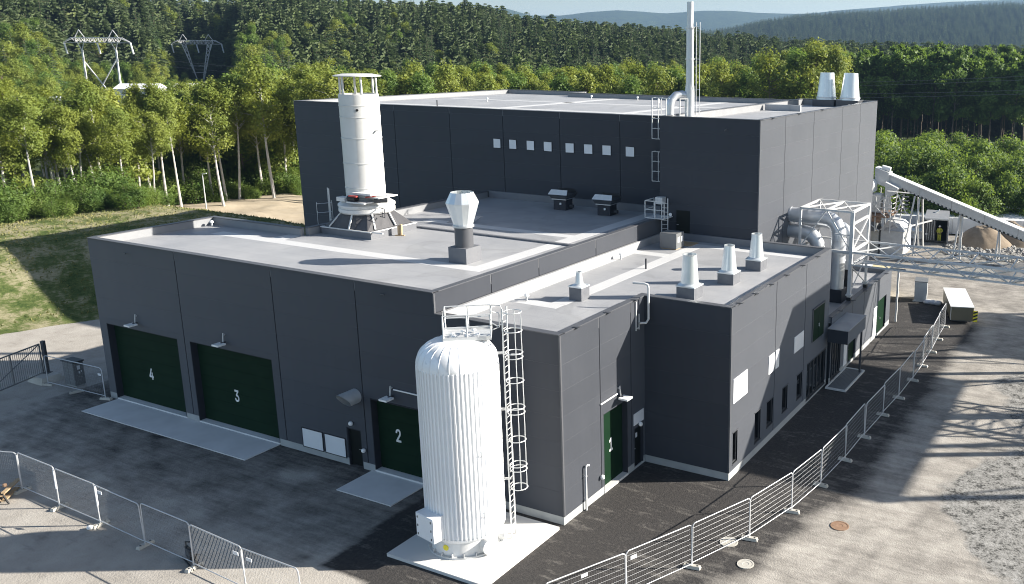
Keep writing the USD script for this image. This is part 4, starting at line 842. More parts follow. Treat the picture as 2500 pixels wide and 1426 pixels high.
part(P, 'gate_loop', MB().tube([pp(0.97, 0.73, 1.1), pp(1.35, 0.6, 1.1), pp(1.4, 0.5, 0.95), pp(1.4, 0.5, 0.3), pp(1.2, 0.6, 0.2), pp(0.97, 0.73, 0.3)], 0.025, 6).tube([pp(0.97, -0.3, 1.1), pp(1.3, -0.2, 1.0), pp(1.3, -0.2, 0.4), pp(0.97, -0.3, 0.3)], 0.025, 6), 'galvanised_matt')
for a, b in ((-0.6, -0.2), (-0.2, 0.1), (0.25, 0.2), (-0.55, -0.55), (0.0, -0.5), (0.4, -0.45)):
    s = trimesh.creation.icosphere(1, 0.09); part(P, 'valve_cap', MB().add(s.vertices*[1.2, 1.2, 0.6]+pp(a, b, 0.2), s.faces).tube([pp(a, b, 0.07), pp(a, b, 0.2)], 0.03, 6), 'lamp_white', smooth=40)
dl_ = A_([0.80, 0.60])
lp = A_([TX, TY]) + dl_*1.98
L_ = ladder('tank_ladder', 'galvanised caged ladder on the right side of the white tank', lp, dl_+A_([0.35, -0.35]), 0.16, 10.55, (2.55, 10.4), 'galvanised_matt', 0.42, hoops=(2.55, 3.4, 3.6, 4.75, 6.0, 6.22, 7.4, 8.45, 8.65, 9.6, 10.4), nbars=5, rc=0.36)
for z in (2.9, 6.1, 8.6): part(L_, 'standoff', MB().bar((*(A_([TX, TY])+dl_*1.6), z), (*lp, z), 0.1, 0.08), 'galvanised_matt')
# ------------------------------------------------------------------ ducts, steel frame, truss bridge beside the tower
def duct(label, pts, r, base=None):
    T = thing('air_duct', label, 'duct', (0, 0, 0))
    part(T, 'pipe', MB().tube(pts, r, 24), 'steel_duct', smooth=35)
    return T
def bend(p, c, q, n=4):
    p, c, q = A_(p, float), A_(c, float), A_(q, float)
    return [(1-t)**2*p + 2*t*(1-t)*c + t*t*q for t in np.linspace(0, 1, n+1)]
T = duct('large silver elbow duct, upper one leaving the tower wall', [(33.2, 28.5, 9.8)] + bend((35.7, 28.4, 9.8), (36.95, 28.2, 9.8), (36.95, 28.1, 8.5)) + [(36.95, 27.9, 4.9)], 0.52)
for p_ in ((33.3, 9.8), (35.7, 9.8)): part(T, 'duct_band', MB().tube([(p_[0]-0.03, 28.5-(p_[0]-33.2)*0.04, p_[1]), (p_[0]+0.03, 28.5-(p_[0]-33.2)*0.04, p_[1])], 0.545, 24), 'galvanised', smooth=35)
for z in (8.4, 7.0): part(T, 'duct_band', MB().tube([(36.95, 28.1, z-0.03), (36.95, 28.1, z+0.03)], 0.545, 24), 'galvanised', smooth=35)
part(T, 'kerb', bx(36.4, 37.55, 27.3, 28.5, 4.1, 5.05), 'cladding_edge')
duct('shorter silver elbow duct leaving the tower wall below the large one', [(33.2, 28.5, 8.65)] + bend((34.3, 28.4, 8.65), (35.35, 28.4, 8.6), (35.4, 28.4, 7.4)) + [(35.4, 28.4, 4.15)], 0.5)
T = duct('slim silver upright duct ending above a black box behind the large duct', [(33.2, 31.2, 8.8), (35.9, 31.0, 8.8)] + bend((36.1, 31.0, 8.8), (36.75, 30.9, 8.8), (36.75, 30.9, 8.1)) + [(36.75, 30.9, 5.75)], 0.34)
part(T, 'box', bx(36.38, 37.12, 30.55, 31.3, 4.1, 5.75), 'black')
T = thing('pipe_gantry', 'white braced steel frame standing on the low annex roof around the ducts', 'gantry', (0, 0, 0))
x0, x1, y0, y1, zt, zm = 34.5, 38.15, 27.05, 31.0, 10.58, 7.85
for x, y, z0, z1, w in ((x1, y0, 4.75, zt, 0.24), (x1, y1, 4.75, zt, 0.15), (x0, y0, 4.15, zt, 0.15), (x0, y1, 4.15, zt, 0.15)):
    C = part(T, 'column', bx(x-w/2, x+w/2, y-w/2, y+w/2, z0, z1), 'white_steel')
    if x == x1: part(C, 'column_foot', bx(x-0.14, x+0.14, y-0.14, y+0.14, 4.52, 4.74), 'black'); part(C, 'column_collar', bx(x-0.2, x+0.2, y-0.2, y+0.2, 4.86, 4.95), 'white_steel')
for z in (zt, zm):
    part(T, 'beam', MB().bar((x0, y0, z), (x1, y0, z), 0.13), 'white_steel'); part(T, 'beam', MB().bar((x0, y1, z), (x1, y1, z), 0.13), 'white_steel')
    part(T, 'beam', MB().bar((x1, y0, z), (x1, y1, z), 0.16), 'white_steel'); part(T, 'beam', MB().bar((x0, y0, z), (x0, y1, z), 0.13), 'white_steel')
for z, a, b in ((9.75, 0.13, 0.13), (6.95, 0.12, 0.12)):
    part(T, 'beam', MB().bar((x1, y0, z), (x1, y1, z), a), 'white_steel')
part(T, 'beam', MB().bar(((x0+x1)/2, y0, zt), ((x0+x1)/2, y1, zt), 0.12), 'white_steel')
def brace(T, a, b, c, d, w=0.09, m_='white_steel'):
    part(T, 'brace', MB().bar(a, b, w), m_); part(T, 'brace', MB().bar(c, d, w), m_)
xm = (x0+x1)/2
brace(T, (x1, y0, 9.7), (x1, y1, zm), (x1, y0, zm), (x1, y1, 9.7))
brace(T, (x1, y0, 6.9), (x1, y1, 4.9), (x1, y0, 4.9), (x1, y1, 6.9), 0.06, 'galvanised_matt')
brace(T, (x0, y0, zt), (xm, y1, zt), (xm, y0, zt), (x1, y1, zt)); brace(T, (x0, y1, zt), (xm, y0, zt), (xm, y1, zt), (x1, y0, zt), 0.06)
brace(T, (x0, y0, zm), (xm, y0, zt), (xm, y0, zt), (x1, y0, zm), 0.07)
brace(T, (36.9, y0, zm-0.1), (x1, y0, zm-0.1), (36.9, y0, 9.0), (x1, y0, 9.0), 0.08)
T = thing('truss_bridge', 'long grey lattice truss bridge running right from the steel frame', 'truss bridge', (0, 0, 0))
bx0, bx1, by0, by1, bzt, bzb = 38.25, 66.0, 27.05, 31.0, 7.86, 7.0
for y in (by0, by1):
    for z in (bzt, bzb): part(T, 'chord', MB().bar((bx0, y, z), (bx1, y, z-0.15), 0.13 if z == bzt else 0.11), 'galvanised_matt')
part(T, 'cable_tray', MB().box(bx0+0.6, bx1, by0+0.14, by0+0.5, bzb+0.15, bzb+0.2).box(bx0+0.6, bx1, by0+0.5, by0+0.53, bzb+0.15, bzb+0.3), 'galvanised_matt')
nb = 11; xs_ = np.linspace(bx0, bx1, nb+1)
for i in range(nb):
    a, b = xs_[i], xs_[i+1]; c = (a+b)/2; dz = -0.15*(a-bx0)/(bx1-bx0)
    for z in (bzt, bzb):
        part(T, 'strut', MB().bar((a, by0, z+dz), (a, by1, z+dz), 0.07), 'galvanised_matt')
        part(T, 'strut', MB().bar((a, by0, z+dz), (b, by1, z+dz), 0.08).bar((a, by1, z+dz), (b, by0, z+dz), 0.05), 'galvanised_matt')
    for y in (by0, by1):
        part(T, 'lacing', MB().bar((a, y, bzb+dz), (c, y, bzt+dz), 0.05).bar((c, y, bzt+dz), (b, y, bzb+dz), 0.05), 'galvanised_matt')
T = thing('grey_post', 'white post at the far corner of the low annex', 'post', (38.75, 38.4, 0))
part(T, 'shaft', MB().bar((0, 0, 0.05), (0, 0, 4.3), 0.14), 'white_steel'); part(T, 'arm', MB().bar((-0.3, 0, 4.3), (0.5, 0.2, 4.3), 0.1), 'dark_steel')
# ------------------------------------------------------------------ conveyor and hopper plant at the back
T = thing('conveyor', 'long white covered conveyor sloping down to the right behind the yard', 'conveyor', (0, 0, 0))
cy = 65.0
def cz(x): return 8.75 - 0.3465*(x-29.7)
for i in range(7):
    a, b = 30.9+i*3.4, 30.9+(i+1)*3.4-0.03
    mb = MB()
    def prism(mb, a, b, t0, t1, h0, h1, ya, yb):
        v = [(x, y, cz(x)+h) for x in (a, b) for y in (ya, yb) for h in (h0, h1)]
        mb.add(v, [(0, 1, 3, 2), (4, 6, 7, 5), (0, 4, 5, 1), (2, 3, 7, 6), (0, 2, 6, 4), (1, 5, 7, 3)])
    prism(mb, a, b, 0, 0, -0.85, -0.06, cy-0.55, cy+0.55)
    p = part(T, 'conveyor_casing', mb, 'galvanised_matt')
    m2 = MB(); prism(m2, a, b, 0, 0, -0.06, 0.05, cy-0.62, cy+0.62); part(p, 'casing_cover', m2, 'white_paint')
    m3 = MB()
    for k in range(8): prism(m3, a+k*0.425, a+k*0.425+0.22, 0, 0, -1.02, -0.85, cy-0.52, cy-0.42)
    part(p, 'rollers', m3, 'white_steel', kind='stuff')
    m4 = MB(); prism(m4, a, b, 0, 0, -1.06, -1.02, cy-0.55, cy+0.3); part(p, 'belt', m4, 'black')
hd = MB()
hd.add([(29.5, y, z) for y in (cy-0.75, cy+0.75) for z in (7.3, 9.0)] + [(31.0, y, z) for y in (cy-0.75, cy+0.75) for z in (6.9, 8.5)], [(0, 1, 3, 2), (4, 6, 7, 5), (0, 4, 5, 1), (2, 3, 7, 6), (0, 2, 6, 4), (1, 5, 7, 3)])
part(T, 'head_box', hd, 'galvanised_matt'); part(T, 'head_motor', MB().tube([(30.1, cy-0.2, 8.95), (31.0, cy-0.1, 8.75)], 0.3, 14), 'white_paint', smooth=40)
def leg(T, a, b, w=0.16): part(T, 'leg', MB().bar(a, b, w), 'white_steel')
for a, b in (((33.9, 64.3, 6.2), (33.2, 63.3, 0)), ((33.9, 65.7, 6.2), (34.0, 67.2, 0)), ((34.4, 64.3, 6.0), (34.3, 63.2, 0)), ((34.4, 65.7, 6.0), (34.4, 67.6, 0)), ((38.6, 64.6, 4.6), (38.3, 63.9, 0)), ((38.6, 65.4, 4.6), (38.5, 66.2, 0)), ((38.9, 64.6, 4.5), (39.0, 64.0, 0)), ((42.6, 64.6, 3.2), (42.5, 64.3, 0)), ((42.6, 65.4, 3.2), (42.7, 65.8, 0))):
    leg(T, a, b)
leg(T, (33.5, 63.7, 3.0), (35.4, 66.4, 3.4), 0.14); leg(T, (31.0, 62.6, 5.3), (34.6, 63.4, 0), 0.13); leg(T, (32.2, 63.0, 6.8), (33.3, 63.3, 4.5), 0.1)
T = thing('hopper_plant', 'white steel hopper and platform plant crowded behind the tower', 'hopper plant', (0, 0, 0))
def dome_box(x0, x1, y0, y1, z0, z1):
    return MB().box(x0, x1, y0, y1, z0, z0+(z1-z0)*0.55).add([(x0, y0, z0+(z1-z0)*0.55), (x1, y0, z0+(z1-z0)*0.55), (x1, y1, z0+(z1-z0)*0.55), (x0, y1, z0+(z1-z0)*0.55), (x0+0.3, y0+0.3, z1), (x1-0.3, y0+0.3, z1), (x1-0.3, y1-0.3, z1), (x0+0.3, y1-0.3, z1)], [(4, 5, 6, 7), (0, 1, 5, 4), (1, 2, 6, 5), (2, 3, 7, 6), (3, 0, 4, 7)])
part(T, 'hood', dome_box(28.3, 29.8, 62.5, 64.4, 6.5, 7.75), 'white_paint')
part(T, 'hopper', bx(28.4, 29.5, 62.7, 64.0, 4.3, 6.5), 'galvanised_matt')
part(T, 'casing', bx(29.6, 30.6, 62.8, 64.2, 4.4, 6.3), 'white_steel'); part(T, 'casing', bx(30.8, 31.4, 63.2, 64.2, 4.6, 6.0), 'white_steel')
part(T, 'chute', MB().add([(30.9, 63.4, 7.6), (32.3, 63.4, 7.0), (32.3, 65, 7.0), (30.9, 65, 7.6), (30.9, 63.4, 5.9), (31.7, 63.4, 6.2), (31.7, 65, 6.2), (30.9, 65, 5.9)], [(0, 1, 2, 3), (4, 7, 6, 5), (0, 4, 5, 1), (1, 5, 6, 2), (2, 6, 7, 3), (3, 7, 4, 0)]), 'white_steel')
part(T, 'platform_deck', bx(28.4, 31.8, 61.8, 66.0, 4.05, 4.2), 'rust')
part(T, 'tank', MB().tube([(28.6, 62.3, 3.8), (30.8, 62.3, 3.8)], 0.42, 16), 'rust', smooth=40)
part(T, 'lower_casing', bx(30.9, 33.3, 62.6, 66.4, 0.0, 2.6), 'white_steel')
part(T, 'lower_roof', MB().add([(30.8, 62.5, 2.6), (33.4, 62.5, 2.6), (33.4, 66.5, 2.6), (30.8, 66.5, 2.6), (31.4, 63.4, 3.5), (32.6, 63.4, 3.3), (32.6, 66.2, 3.3), (31.4, 66.2, 3.5)], [(4, 5, 6, 7), (0, 1, 5, 4), (1, 2, 6, 5), (2, 3, 7, 6), (3, 0, 4, 7)]), 'galvanised_matt')
part(T, 'block_pier', bx(28.3, 30.7, 62.2, 65.0, 0, 2.5), 'block_concrete'); part(T, 'grey_casing', bx(28.5, 30.4, 62.0, 64.6, 2.5, 3.6), 'cabinet_grey')
for i, x in enumerate((28.6, 29.5, 30.4, 31.3, 32.0)):
    part(T, 'upright', MB().bar((x, 61.9, 2.5), (x, 61.9, 6.6-0.2*i), 0.1), 'white_steel')
    part(T, 'upright', MB().bar((x, 66.0, 2.5), (x+0.3, 66.0, 6.8-0.2*i), 0.1), 'white_steel')
for z in (4.8, 5.2, 5.7, 6.3): part(T, 'hand_rail', MB().bar((28.6, 61.85, z), (32.2, 61.85, z-0.1), 0.06).bar((32.2, 61.85, z-0.1), (32.4, 66, z-0.1), 0.06), 'white_steel')
for i in range(6): part(T, 'stair_tread', bx(32.3, 33.0, 64.6+i*0.05, 65.6, 4.2+i*0.42, 4.26+i*0.42), 'dark_steel')
for a, b in (((29, 61.8, 4.1), (31.5, 61.8, 6.4)), ((31.6, 61.8, 4.1), (29.2, 61.8, 6.2)), ((31.5, 62.0, 6.9), (33.8, 64.2, 6.5)), ((32.4, 62.4, 4.2), (32.6, 65.8, 6.8)), ((30.9, 61.9, 2.6), (28.7, 61.9, 4.0))):
    part(T, 'brace', MB().bar(a, b, 0.09), 'white_steel')
# open container with a worker in the doorway
CA = 0.17; cu = A_([math.cos(CA), math.sin(CA), 0]); cv = A_([-math.sin(CA), math.cos(CA), 0]); co = A_([33.65, 71.0, 0.12])
def cp(a, b, z): return co + cu*a + cv*b + A_([0, 0, z])
def cbox(a0, a1, b0, b1, z0, z1):
    v = [cp(a, b, z) for z in (z0, z1) for b in (b0, b1) for a in (a0, a1)]
    return MB().add(v, [(0, 2, 3, 1), (4, 5, 7, 6), (0, 1, 5, 4), (2, 6, 7, 3), (0, 4, 6, 2), (1, 3, 7, 5)])
T = thing('shipping_container', 'shipping container with one dark door open and a worker in the doorway', 'container', (0, 0, 0))
part(T, 'floor', cbox(0, 2.6, 0.1, 6.0, 0, 0.12), 'dark_steel'); part(T, 'roof', cbox(-0.01, 2.61, 0.02, 6.05, 2.56, 2.64), 'container_side')
part(T, 'side_wall', cbox(0, 0.06, 0.1, 6.0, 0.12, 2.56), 'container_side'); part(T, 'back_wall', cbox(0.06, 2.54, 5.94, 6.0, 0.12, 2.56), 'container_paint')
sw = cbox(2.54, 2.6, 0.1, 6.0, 0.12, 2.56)
for k in range(20): sw2 = cbox(2.6, 2.63, 0.2+k*0.29, 0.34+k*0.29, 0.2, 2.5); sw.v += sw2.v; sw.f.append(sw2.f[0]+sw.n); sw.n += sw2.n
part(T, 'side_wall', sw, 'container_side')
Dd = part(T, 'door', cbox(0.06, 1.28, 0.02, 0.08, 0.14, 2.5), 'container_paint')
for a in (0.35, 0.6, 0.85, 1.1): part(Dd, 'lock_rod', MB().tube([cp(a, -0.02, 0.2), cp(a, -0.02, 2.45)], 0.025, 6), 'galvanised_matt')
part(Dd, 'notice', cbox(0.2, 0.42, 0.005, 0.018, 0.75, 0.95), 'white_board')
part(T, 'door', cbox(2.66, 2.72, -1.1, 0.1, 0.14, 2.5), 'container_side', label='open door folded out to the right')
part(T, 'corner_post', cbox(-0.02, 0.08, 0.0, 0.12, 0, 2.6), 'container_paint'); part(T, 'corner_post', cbox(2.52, 2.64, 0.0, 0.12, 0, 2.6), 'container_side')
part(T, 'header', cbox(0.08, 2.52, 0.0, 0.1, 2.5, 2.62), 'white_steel')
# the worker: body hull chain
def person(name, label, at, face, joints):
    T = thing(name, label, 'person', at, face)
    S = lambda p, r: manifold3d.Manifold.sphere(r, 20).translate(p)
    def chain(*js):
        out = manifold3d.Manifold()
        for (p, r), (q, s) in zip(js, js[1:]): out += manifold3d.Manifold.batch_hull([S(p, r), S(q, s)])
        return out
    def fin(M, it=6):
        me = M.refine_to_length(0.035).to_mesh(); tm = trimesh.Trimesh(me.vert_properties[:, :3], me.tri_verts)
        trimesh.smoothing.filter_taubin(tm, iterations=it); return MB().tri(tm)
    return T, chain, fin
W, ch, fin = person('person', 'worker in yellow hi-vis clothes and white helmet standing in the container doorway', cp(1.72, 0.35, 0.0), CA, None)
hip, sh = (0, 0, 0.92), (0, 0, 1.42)
body = ch(((0, 0, 0.98), 0.15), ((0, 0, 1.22), 0.15), ((0, 0, 1.40), 0.13)) + ch(((-0.19, 0, 1.42), 0.075), ((0.19, 0, 1.42), 0.075)) + ch(((0, 0, 1.42), 0.07), ((0, -0.01, 1.6), 0.06)) + ch(((0, -0.01, 1.63), 0.1), ((0, -0.02, 1.7), 0.095))
body += ch(((-0.1, 0, 0.94), 0.1), ((-0.11, -0.02, 0.5), 0.075), ((-0.11, 0.0, 0.08), 0.055)) + ch(((0.1, 0, 0.94), 0.1), ((0.12, -0.02, 0.5), 0.075), ((0.12, 0.0, 0.08), 0.055))
body += ch(((-0.22, 0, 1.42), 0.065), ((-0.28, -0.02, 1.14), 0.052), ((-0.2, -0.2, 1.02), 0.042)) + ch(((0.22, 0, 1.42), 0.065), ((0.32, 0.02, 1.16), 0.052), ((0.2, -0.14, 1.12), 0.042))
for sx in (-1, 1):                                             # palms and fingers
    p = A_([-0.2, -0.2, 1.02]) if sx < 0 else A_([0.2, -0.14, 1.12])
    body += ch((p, 0.04), (p+[0, -0.07, -0.01], 0.036))
    for k in range(4): body += ch((p+[(k-1.5)*0.02, -0.08, -0.01], 0.011), (p+[(k-1.5)*0.022, -0.12, -0.03], 0.01), (p+[(k-1.5)*0.022, -0.13, -0.06+0.004*k], 0.009))
    body += ch((p+[-sx*0.03, -0.03, 0.0], 0.012), (p+[-sx*0.06, -0.07, 0.01], 0.01))
bp = part(W, 'body', fin(body, 4), 'skin', smooth=True)
jk = ch(((0, 0, 0.9), 0.185), ((0, 0, 1.22), 0.18), ((0, 0, 1.40), 0.155)) + ch(((-0.19, 0, 1.42), 0.095), ((0.19, 0, 1.42), 0.095)) + ch(((-0.22, 0, 1.42), 0.085), ((-0.28, -0.02, 1.14), 0.075), ((-0.22, -0.15, 1.05), 0.06)) + ch(((0.22, 0, 1.42), 0.085), ((0.32, 0.02, 1.16), 0.075), ((0.23, -0.1, 1.13), 0.06))
part(W, 'jacket', fin(jk), 'hivis', smooth=True)
part(W, 'jacket_band', MB().lathe([(0.187, 0.84), (0.192, 0.86), (0.19, 0.93), (0.187, 0.95)], n=24), 'navy_cloth', smooth=True)
tr = ch(((-0.1, 0, 0.92), 0.12), ((-0.11, -0.02, 0.5), 0.095), ((-0.11, 0, 0.1), 0.085)) + ch(((0.1, 0, 0.92), 0.12), ((0.12, -0.02, 0.5), 0.095), ((0.12, 0, 0.1), 0.085))
part(W, 'trousers', fin(tr), 'hivis', smooth=True)
part(W, 'boot', fin(ch(((-0.11, 0.03, 0.05), 0.05), ((-0.12, -0.14, 0.045), 0.045))), 'black', smooth=True); part(W, 'boot', fin(ch(((0.12, 0.03, 0.05), 0.05), ((0.13, -0.14, 0.045), 0.045))), 'black', smooth=True)
part(W, 'helmet', MB().lathe([(0.17, 1.705), (0.135, 1.72), (0.13, 1.78), (0.09, 1.835), (0.001, 1.855)], (0, -0.015, 0), 20), 'lamp_white', smooth=40)
# sand heaps, boulder pile, wall and road behind
def heap(name, label, c, rx, ry, h, m_, seed, cat='heap', flat=0.0):
    u = np.linspace(0, 1.15, 20)[:, None]; a = np.linspace(0, 2*math.pi, 49)[None, :]
    x, y = u*np.cos(a)*rx, u*np.sin(a)*ry
    z = h*np.minimum(np.clip(1-u, 0, 1)**0.9*1.15, 1-flat) + 0*a
    nz = fbm2(x+c[0], y+c[1], 0.9, seed)-0.5
    z = z + nz*0.55*h*np.clip(1.1-u, 0, 1) - 0.1*(u > 1.05)
    single(name, MB().add(*grid_mesh(x+c[0], y+c[1], z+c[2])), m_, label, cat, smooth=True)
heap('sand_heap', 'brown flat-topped earth heap under the conveyor', (39.9, 72.8, 0), 3.3, 3.0, 2.5, 'soil', 41, flat=0.15)
heap('earth_heap', 'long pale earth heap behind the conveyor leg', (42.8, 75.4, 0), 3.4, 2.4, 2.4, 'soil', 42)
heap('dark_heap', 'low dark soil heap at the right edge under the truss bridge', (46.6, 61.5, 0), 3.6, 4.0, 0.9, 'stone_pile', 43)
rngS = random.Random(5)
st = MB()
ico = trimesh.creation.icosphere(1, 1.0)
for i in range(900):
    x = rngS.uniform(36.6, 52); y = rngS.uniform(64.5, 72.5) - 0.2*(x-44); r = rngS.uniform(0.08, 0.26)
    vv = ico.vertices*[r*rngS.uniform(.7, 1.3), r*rngS.uniform(.7, 1.3), r*0.7]*(1+0.25*np.sin(ico.vertices[:, [1, 2, 0]]*5+i)); st.add(vv+[x, y, r*0.4], ico.faces[::1])
p = part('/World', 'gravel_stones', st, 'stone_pile'); tag(stage.GetPrimAtPath(p), 'loose pale stones scattered below the conveyor', 'stones', kind='stuff')
wu = A_([0.976, 0.217, 0]); wo = A_([20.0, 74.0, 0]); wn = A_([-0.217, 0.976, 0])
def wbox(mb, a0, a1, b0, b1, z0, z1):
    v = [wo+wu*a+wn*b+A_([0, 0, z]) for z in (z0, z1) for b in (b0, b1) for a in (a0, a1)]
    return mb.add(v, [(0, 2, 3, 1), (4, 5, 7, 6), (0, 1, 5, 4), (2, 6, 7, 3), (0, 4, 6, 2), (1, 3, 7, 5)])
T = thing('retaining_wall', 'low pale concrete retaining wall along the raised road behind the yard', 'retaining wall', (0, 0, 0))
for i in range(12): part(T, 'wall_segment', wbox(MB(), i*4.0+0.02, i*4.0+3.98, 0, 0.3, 0, 1.95), 'concrete')
structure('raised_road', wbox(MB(), -20, 120, 0.31, 7.0, 0.0, 1.8), 'concrete')
T = thing('guard_rail', 'grey steel guard rail on the raised road behind the yard', 'guard rail', (0, 0, 0))
part(T, 'rail', wbox(MB(), -10, 70, 6.2, 6.26, 2.35, 2.62), 'galvanised_matt')
for i in range(20): part(T, 'rail_post', wbox(MB(), i*4.0-8, i*4.0-7.9, 6.27, 6.37, 1.8, 2.6), 'galvanised_matt')
T = thing('white_bundle', 'white wrapped sheeting heaped left of the dark container', 'bundle', (0, 0, 0))
part(T, 'wrapping', MB().box(30.4, 33.2, 72.3, 73.8, 0.05, 0.9), 'bag_white'); part(T, 'sheet', MB().box(30.2, 33.4, 72.1, 73.9, 0.9, 1.0), 'white_paint')
T = thing('roof_scrap', 'white folded scrap standing on the wall beside the container', 'scrap', (0, 0, 0))
part(T, 'sheet', MB().bar((33.2, 75.3, 2.2), (34.4, 75.5, 3.1), 0.5, 0.06), 'white_paint')
# ------------------------------------------------------------------ generator trailer, cabinets, crates
g0, g1 = A_([42.65, 40.25]), A_([40.9, 46.0])
gu = (g1-g0)/np.linalg.norm(g1-g0); gn = A_([gu[1], -gu[0]])
T = thing('site_trailer', 'long olive box trailer with white top and hazard board by the fence end', 'trailer', (0, 0, 0))
def gp(a, b, z): q = g0+gu*a+gn*b; return (q[0], q[1], z)
def gbox(mb, a0, a1, b0, b1, z0, z1):
    v = [gp(a, b, z) for z in (z0, z1) for b in (b0, b1) for a in (a0, a1)]
    return mb.add(v, [(0, 2, 3, 1), (4, 5, 7, 6), (0, 1, 5, 4), (2, 6, 7, 3), (0, 4, 6, 2), (1, 3, 7, 5)])
part(T, 'body', gbox(MB(), 0, 5.9, 0, 1.75, 0.25, 1.32), 'box_olive'); part(T, 'top', gbox(MB(), -0.04, 5.94, -0.04, 1.79, 1.325, 1.38), 'white_paint')
part(T, 'corner_strip', gbox(MB(), -0.015, 0.04, -0.015, 0.03, 0.25, 1.32), 'galvanised_matt'); part(T, 'chassis', gbox(MB(), 0.2, 5.7, 0.15, 1.6, 0.12, 0.25), 'dark_steel')
for a in (1.6, 2.5):
    for b in (-0.02, 1.6): part(T, 'wheel', MB().tube([gp(a, b, 0.24), gp(a, b+0.17, 0.24)], 0.235, 16), 'rubber')
Hb = part(T, 'hazard_board', gbox(MB(), -0.09, -0.05, 1.72, 2.06, 0.2, 1.1), 'yellow')
for k in range(3):
    z = 0.28+k*0.28
    part(Hb, 'hazard_stripe', MB().add([gp(-0.094, 1.72, z), gp(-0.094, 2.06, z+0.14), gp(-0.094, 2.06, z+0.28), gp(-0.094, 1.72, z+0.14), gp(-0.091, 1.72, z), gp(-0.091, 2.06, z+0.14), gp(-0.091, 2.06, z+0.28), gp(-0.091, 1.72, z+0.14)], [(0, 1, 2, 3), (4, 7, 6, 5)]), 'black')
T = thing('metal_cabinet', 'tall plain grey metal cabinet standing beyond the low annex', 'cabinet', (38.6, 45.3, 0), 0.18)
part(T, 'body', bx(0, 1.05, 0, 1.6, 0.12, 1.75), 'galvanised_matt'); part(T, 'top', bx(-0.03, 1.08, -0.03, 1.63, 1.75, 1.8), 'cabinet_grey'); part(T, 'skid', bx(-0.1, 1.3, -0.05, 0.12, 0, 0.12), 'concrete_new')
part(T, 'door', bx(0.03, 0.5, -0.012, -0.002, 0.2, 1.7), 'galvanised_matt'); part(T, 'door', bx(0.53, 1.02, -0.012, -0.002, 0.2, 1.7), 'galvanised_matt')
T = thing('rubble_bags', 'pale plastic bags heaped between the cabinet and the olive trailer', 'bags', (40.1, 45.0, 0))
for i in range(6):
    s = trimesh.creation.icosphere(2, 0.3); q = meshkit.fbm(s.vertices*4+i, 3)[:, None]
    part(T, 'bag', MB().add(s.vertices*[1.2, 0.8, 0.55]*(0.75+0.5*q)+[0.42*(i % 3)-0.3, 0.35*(i//3), 0.15], s.faces), 'bag_white', smooth=True)
for nm, lab, x, y, m_ in (('skip_box', 'pale yellow flat-topped box behind the low annex roof', 35.2, 46.6, 'beige_box'), ('skip_box', 'white flat-topped box beside the yellow one behind the annex', 33.5, 46.9, 'white_board')):
    T = thing(nm, lab, 'box', (x, y, 0), 0.15)
    part(T, 'body', bx(-0.75, 0.75, -1.3, 1.3, 0.1, 2.2), m_); part(T, 'lid', bx(-0.8, 0.8, -1.35, 1.35, 2.2, 2.27), m_)
    part(T, 'skid', bx(-0.6, 0.6, -1.2, 1.2, 0, 0.1), 'dark_steel')
T = thing('site_cabinet', 'dark grey electrical cabinet behind fence panel left of roller doors', 'cabinet', (-3.55, -0.02, 0), 0.02)
part(T, 'body', bx(-1.08, 0, 0, 0.62, 0.1, 1.6), 'cabinet_grey'); part(T, 'plinth', bx(-1.04, -0.04, 0.04, 0.58, 0, 0.1), 'plinth'); part(T, 'top', bx(-1.14, 0.06, -0.06, 0.68, 1.6, 1.68), 'dark_steel')
part(T, 'door', bx(-1.05, -0.55, -0.012, -0.002, 0.14, 1.57), 'cabinet_grey'); part(T, 'door', bx(-0.52, -0.03, -0.012, -0.002, 0.14, 1.57), 'cabinet_grey')
part(T, 'sticker', bx(0.002, 0.008, 0.22, 0.4, 1.12, 1.38).box(0.002, 0.008, 0.28, 0.36, 0.85, 1.0).box(0.002, 0.008, 0.42, 0.48, 0.92, 1.02), 'white_board')
# gate on its concrete block
T = thing('steel_gate', 'grey barred swing gate hung on a post at the left edge', 'gate', (-7.0, 0.0, 0), math.atan2(-0.945, 0.33))
part(T, 'frame', MB().bar((0, 0, 0.42), (4.4, 0, 0.42), 0.07).bar((0, 0, 2.35), (4.4, 0, 2.35), 0.07).bar((0.03, 0, 0.42), (0.03, 0, 2.35), 0.07).bar((4.37, 0, 0.42), (4.37, 0, 2.35), 0.07), 'cabinet_grey')
part(T, 'diagonal', MB().bar((0.1, 0, 2.3), (4.2, 0, 0.5), 0.045), 'cabinet_grey'); part(T, 'mid_bar', MB().bar((2.2, 0, 0.42), (2.2, 0, 2.35), 0.06), 'cabinet_grey')
for i in range(30): part(T, 'bar', MB().bar((0.17+i*0.142, 0, 0.45), (0.17+i*0.142, 0, 2.32), 0.022), 'cabinet_grey')
T = thing('gate_post', 'dark square gate post on a concrete block at left', 'post', (-6.75, 0.1, 0.42), -1.2)
part(T, 'shaft', bx(-0.1, 0.1, -0.1, 0.1, 0.02, 2.15), 'dark_steel'); part(T, 'base_plate', bx(-0.2, 0.2, -0.2, 0.2, 0, 0.03), 'dark_steel')
part(T, 'gusset', MB().bar((0.08, 0.1, 0.02), (0.02, 0.1, 0.5), 0.06, 0.02).bar((-0.08, -0.1, 0.02), (-0.02, -0.1, 0.5), 0.06, 0.02), 'dark_steel')
single('concrete_block', MB().add([(-7.35, -0.85, 0), (-5.75, -0.85, 0), (-5.75, 0.55, 0), (-7.35, 0.55, 0), (-7.2, -0.7, 0.42), (-5.9, -0.7, 0.42), (-5.9, 0.4, 0.42), (-7.2, 0.4, 0.42)], [(0, 3, 2, 1), (4, 5, 6, 7), (0, 1, 5, 4), (1, 2, 6, 5), (2, 3, 7, 6), (3, 0, 4, 7)]), 'block_concrete', 'rough concrete ballast block under the gate post', 'block')
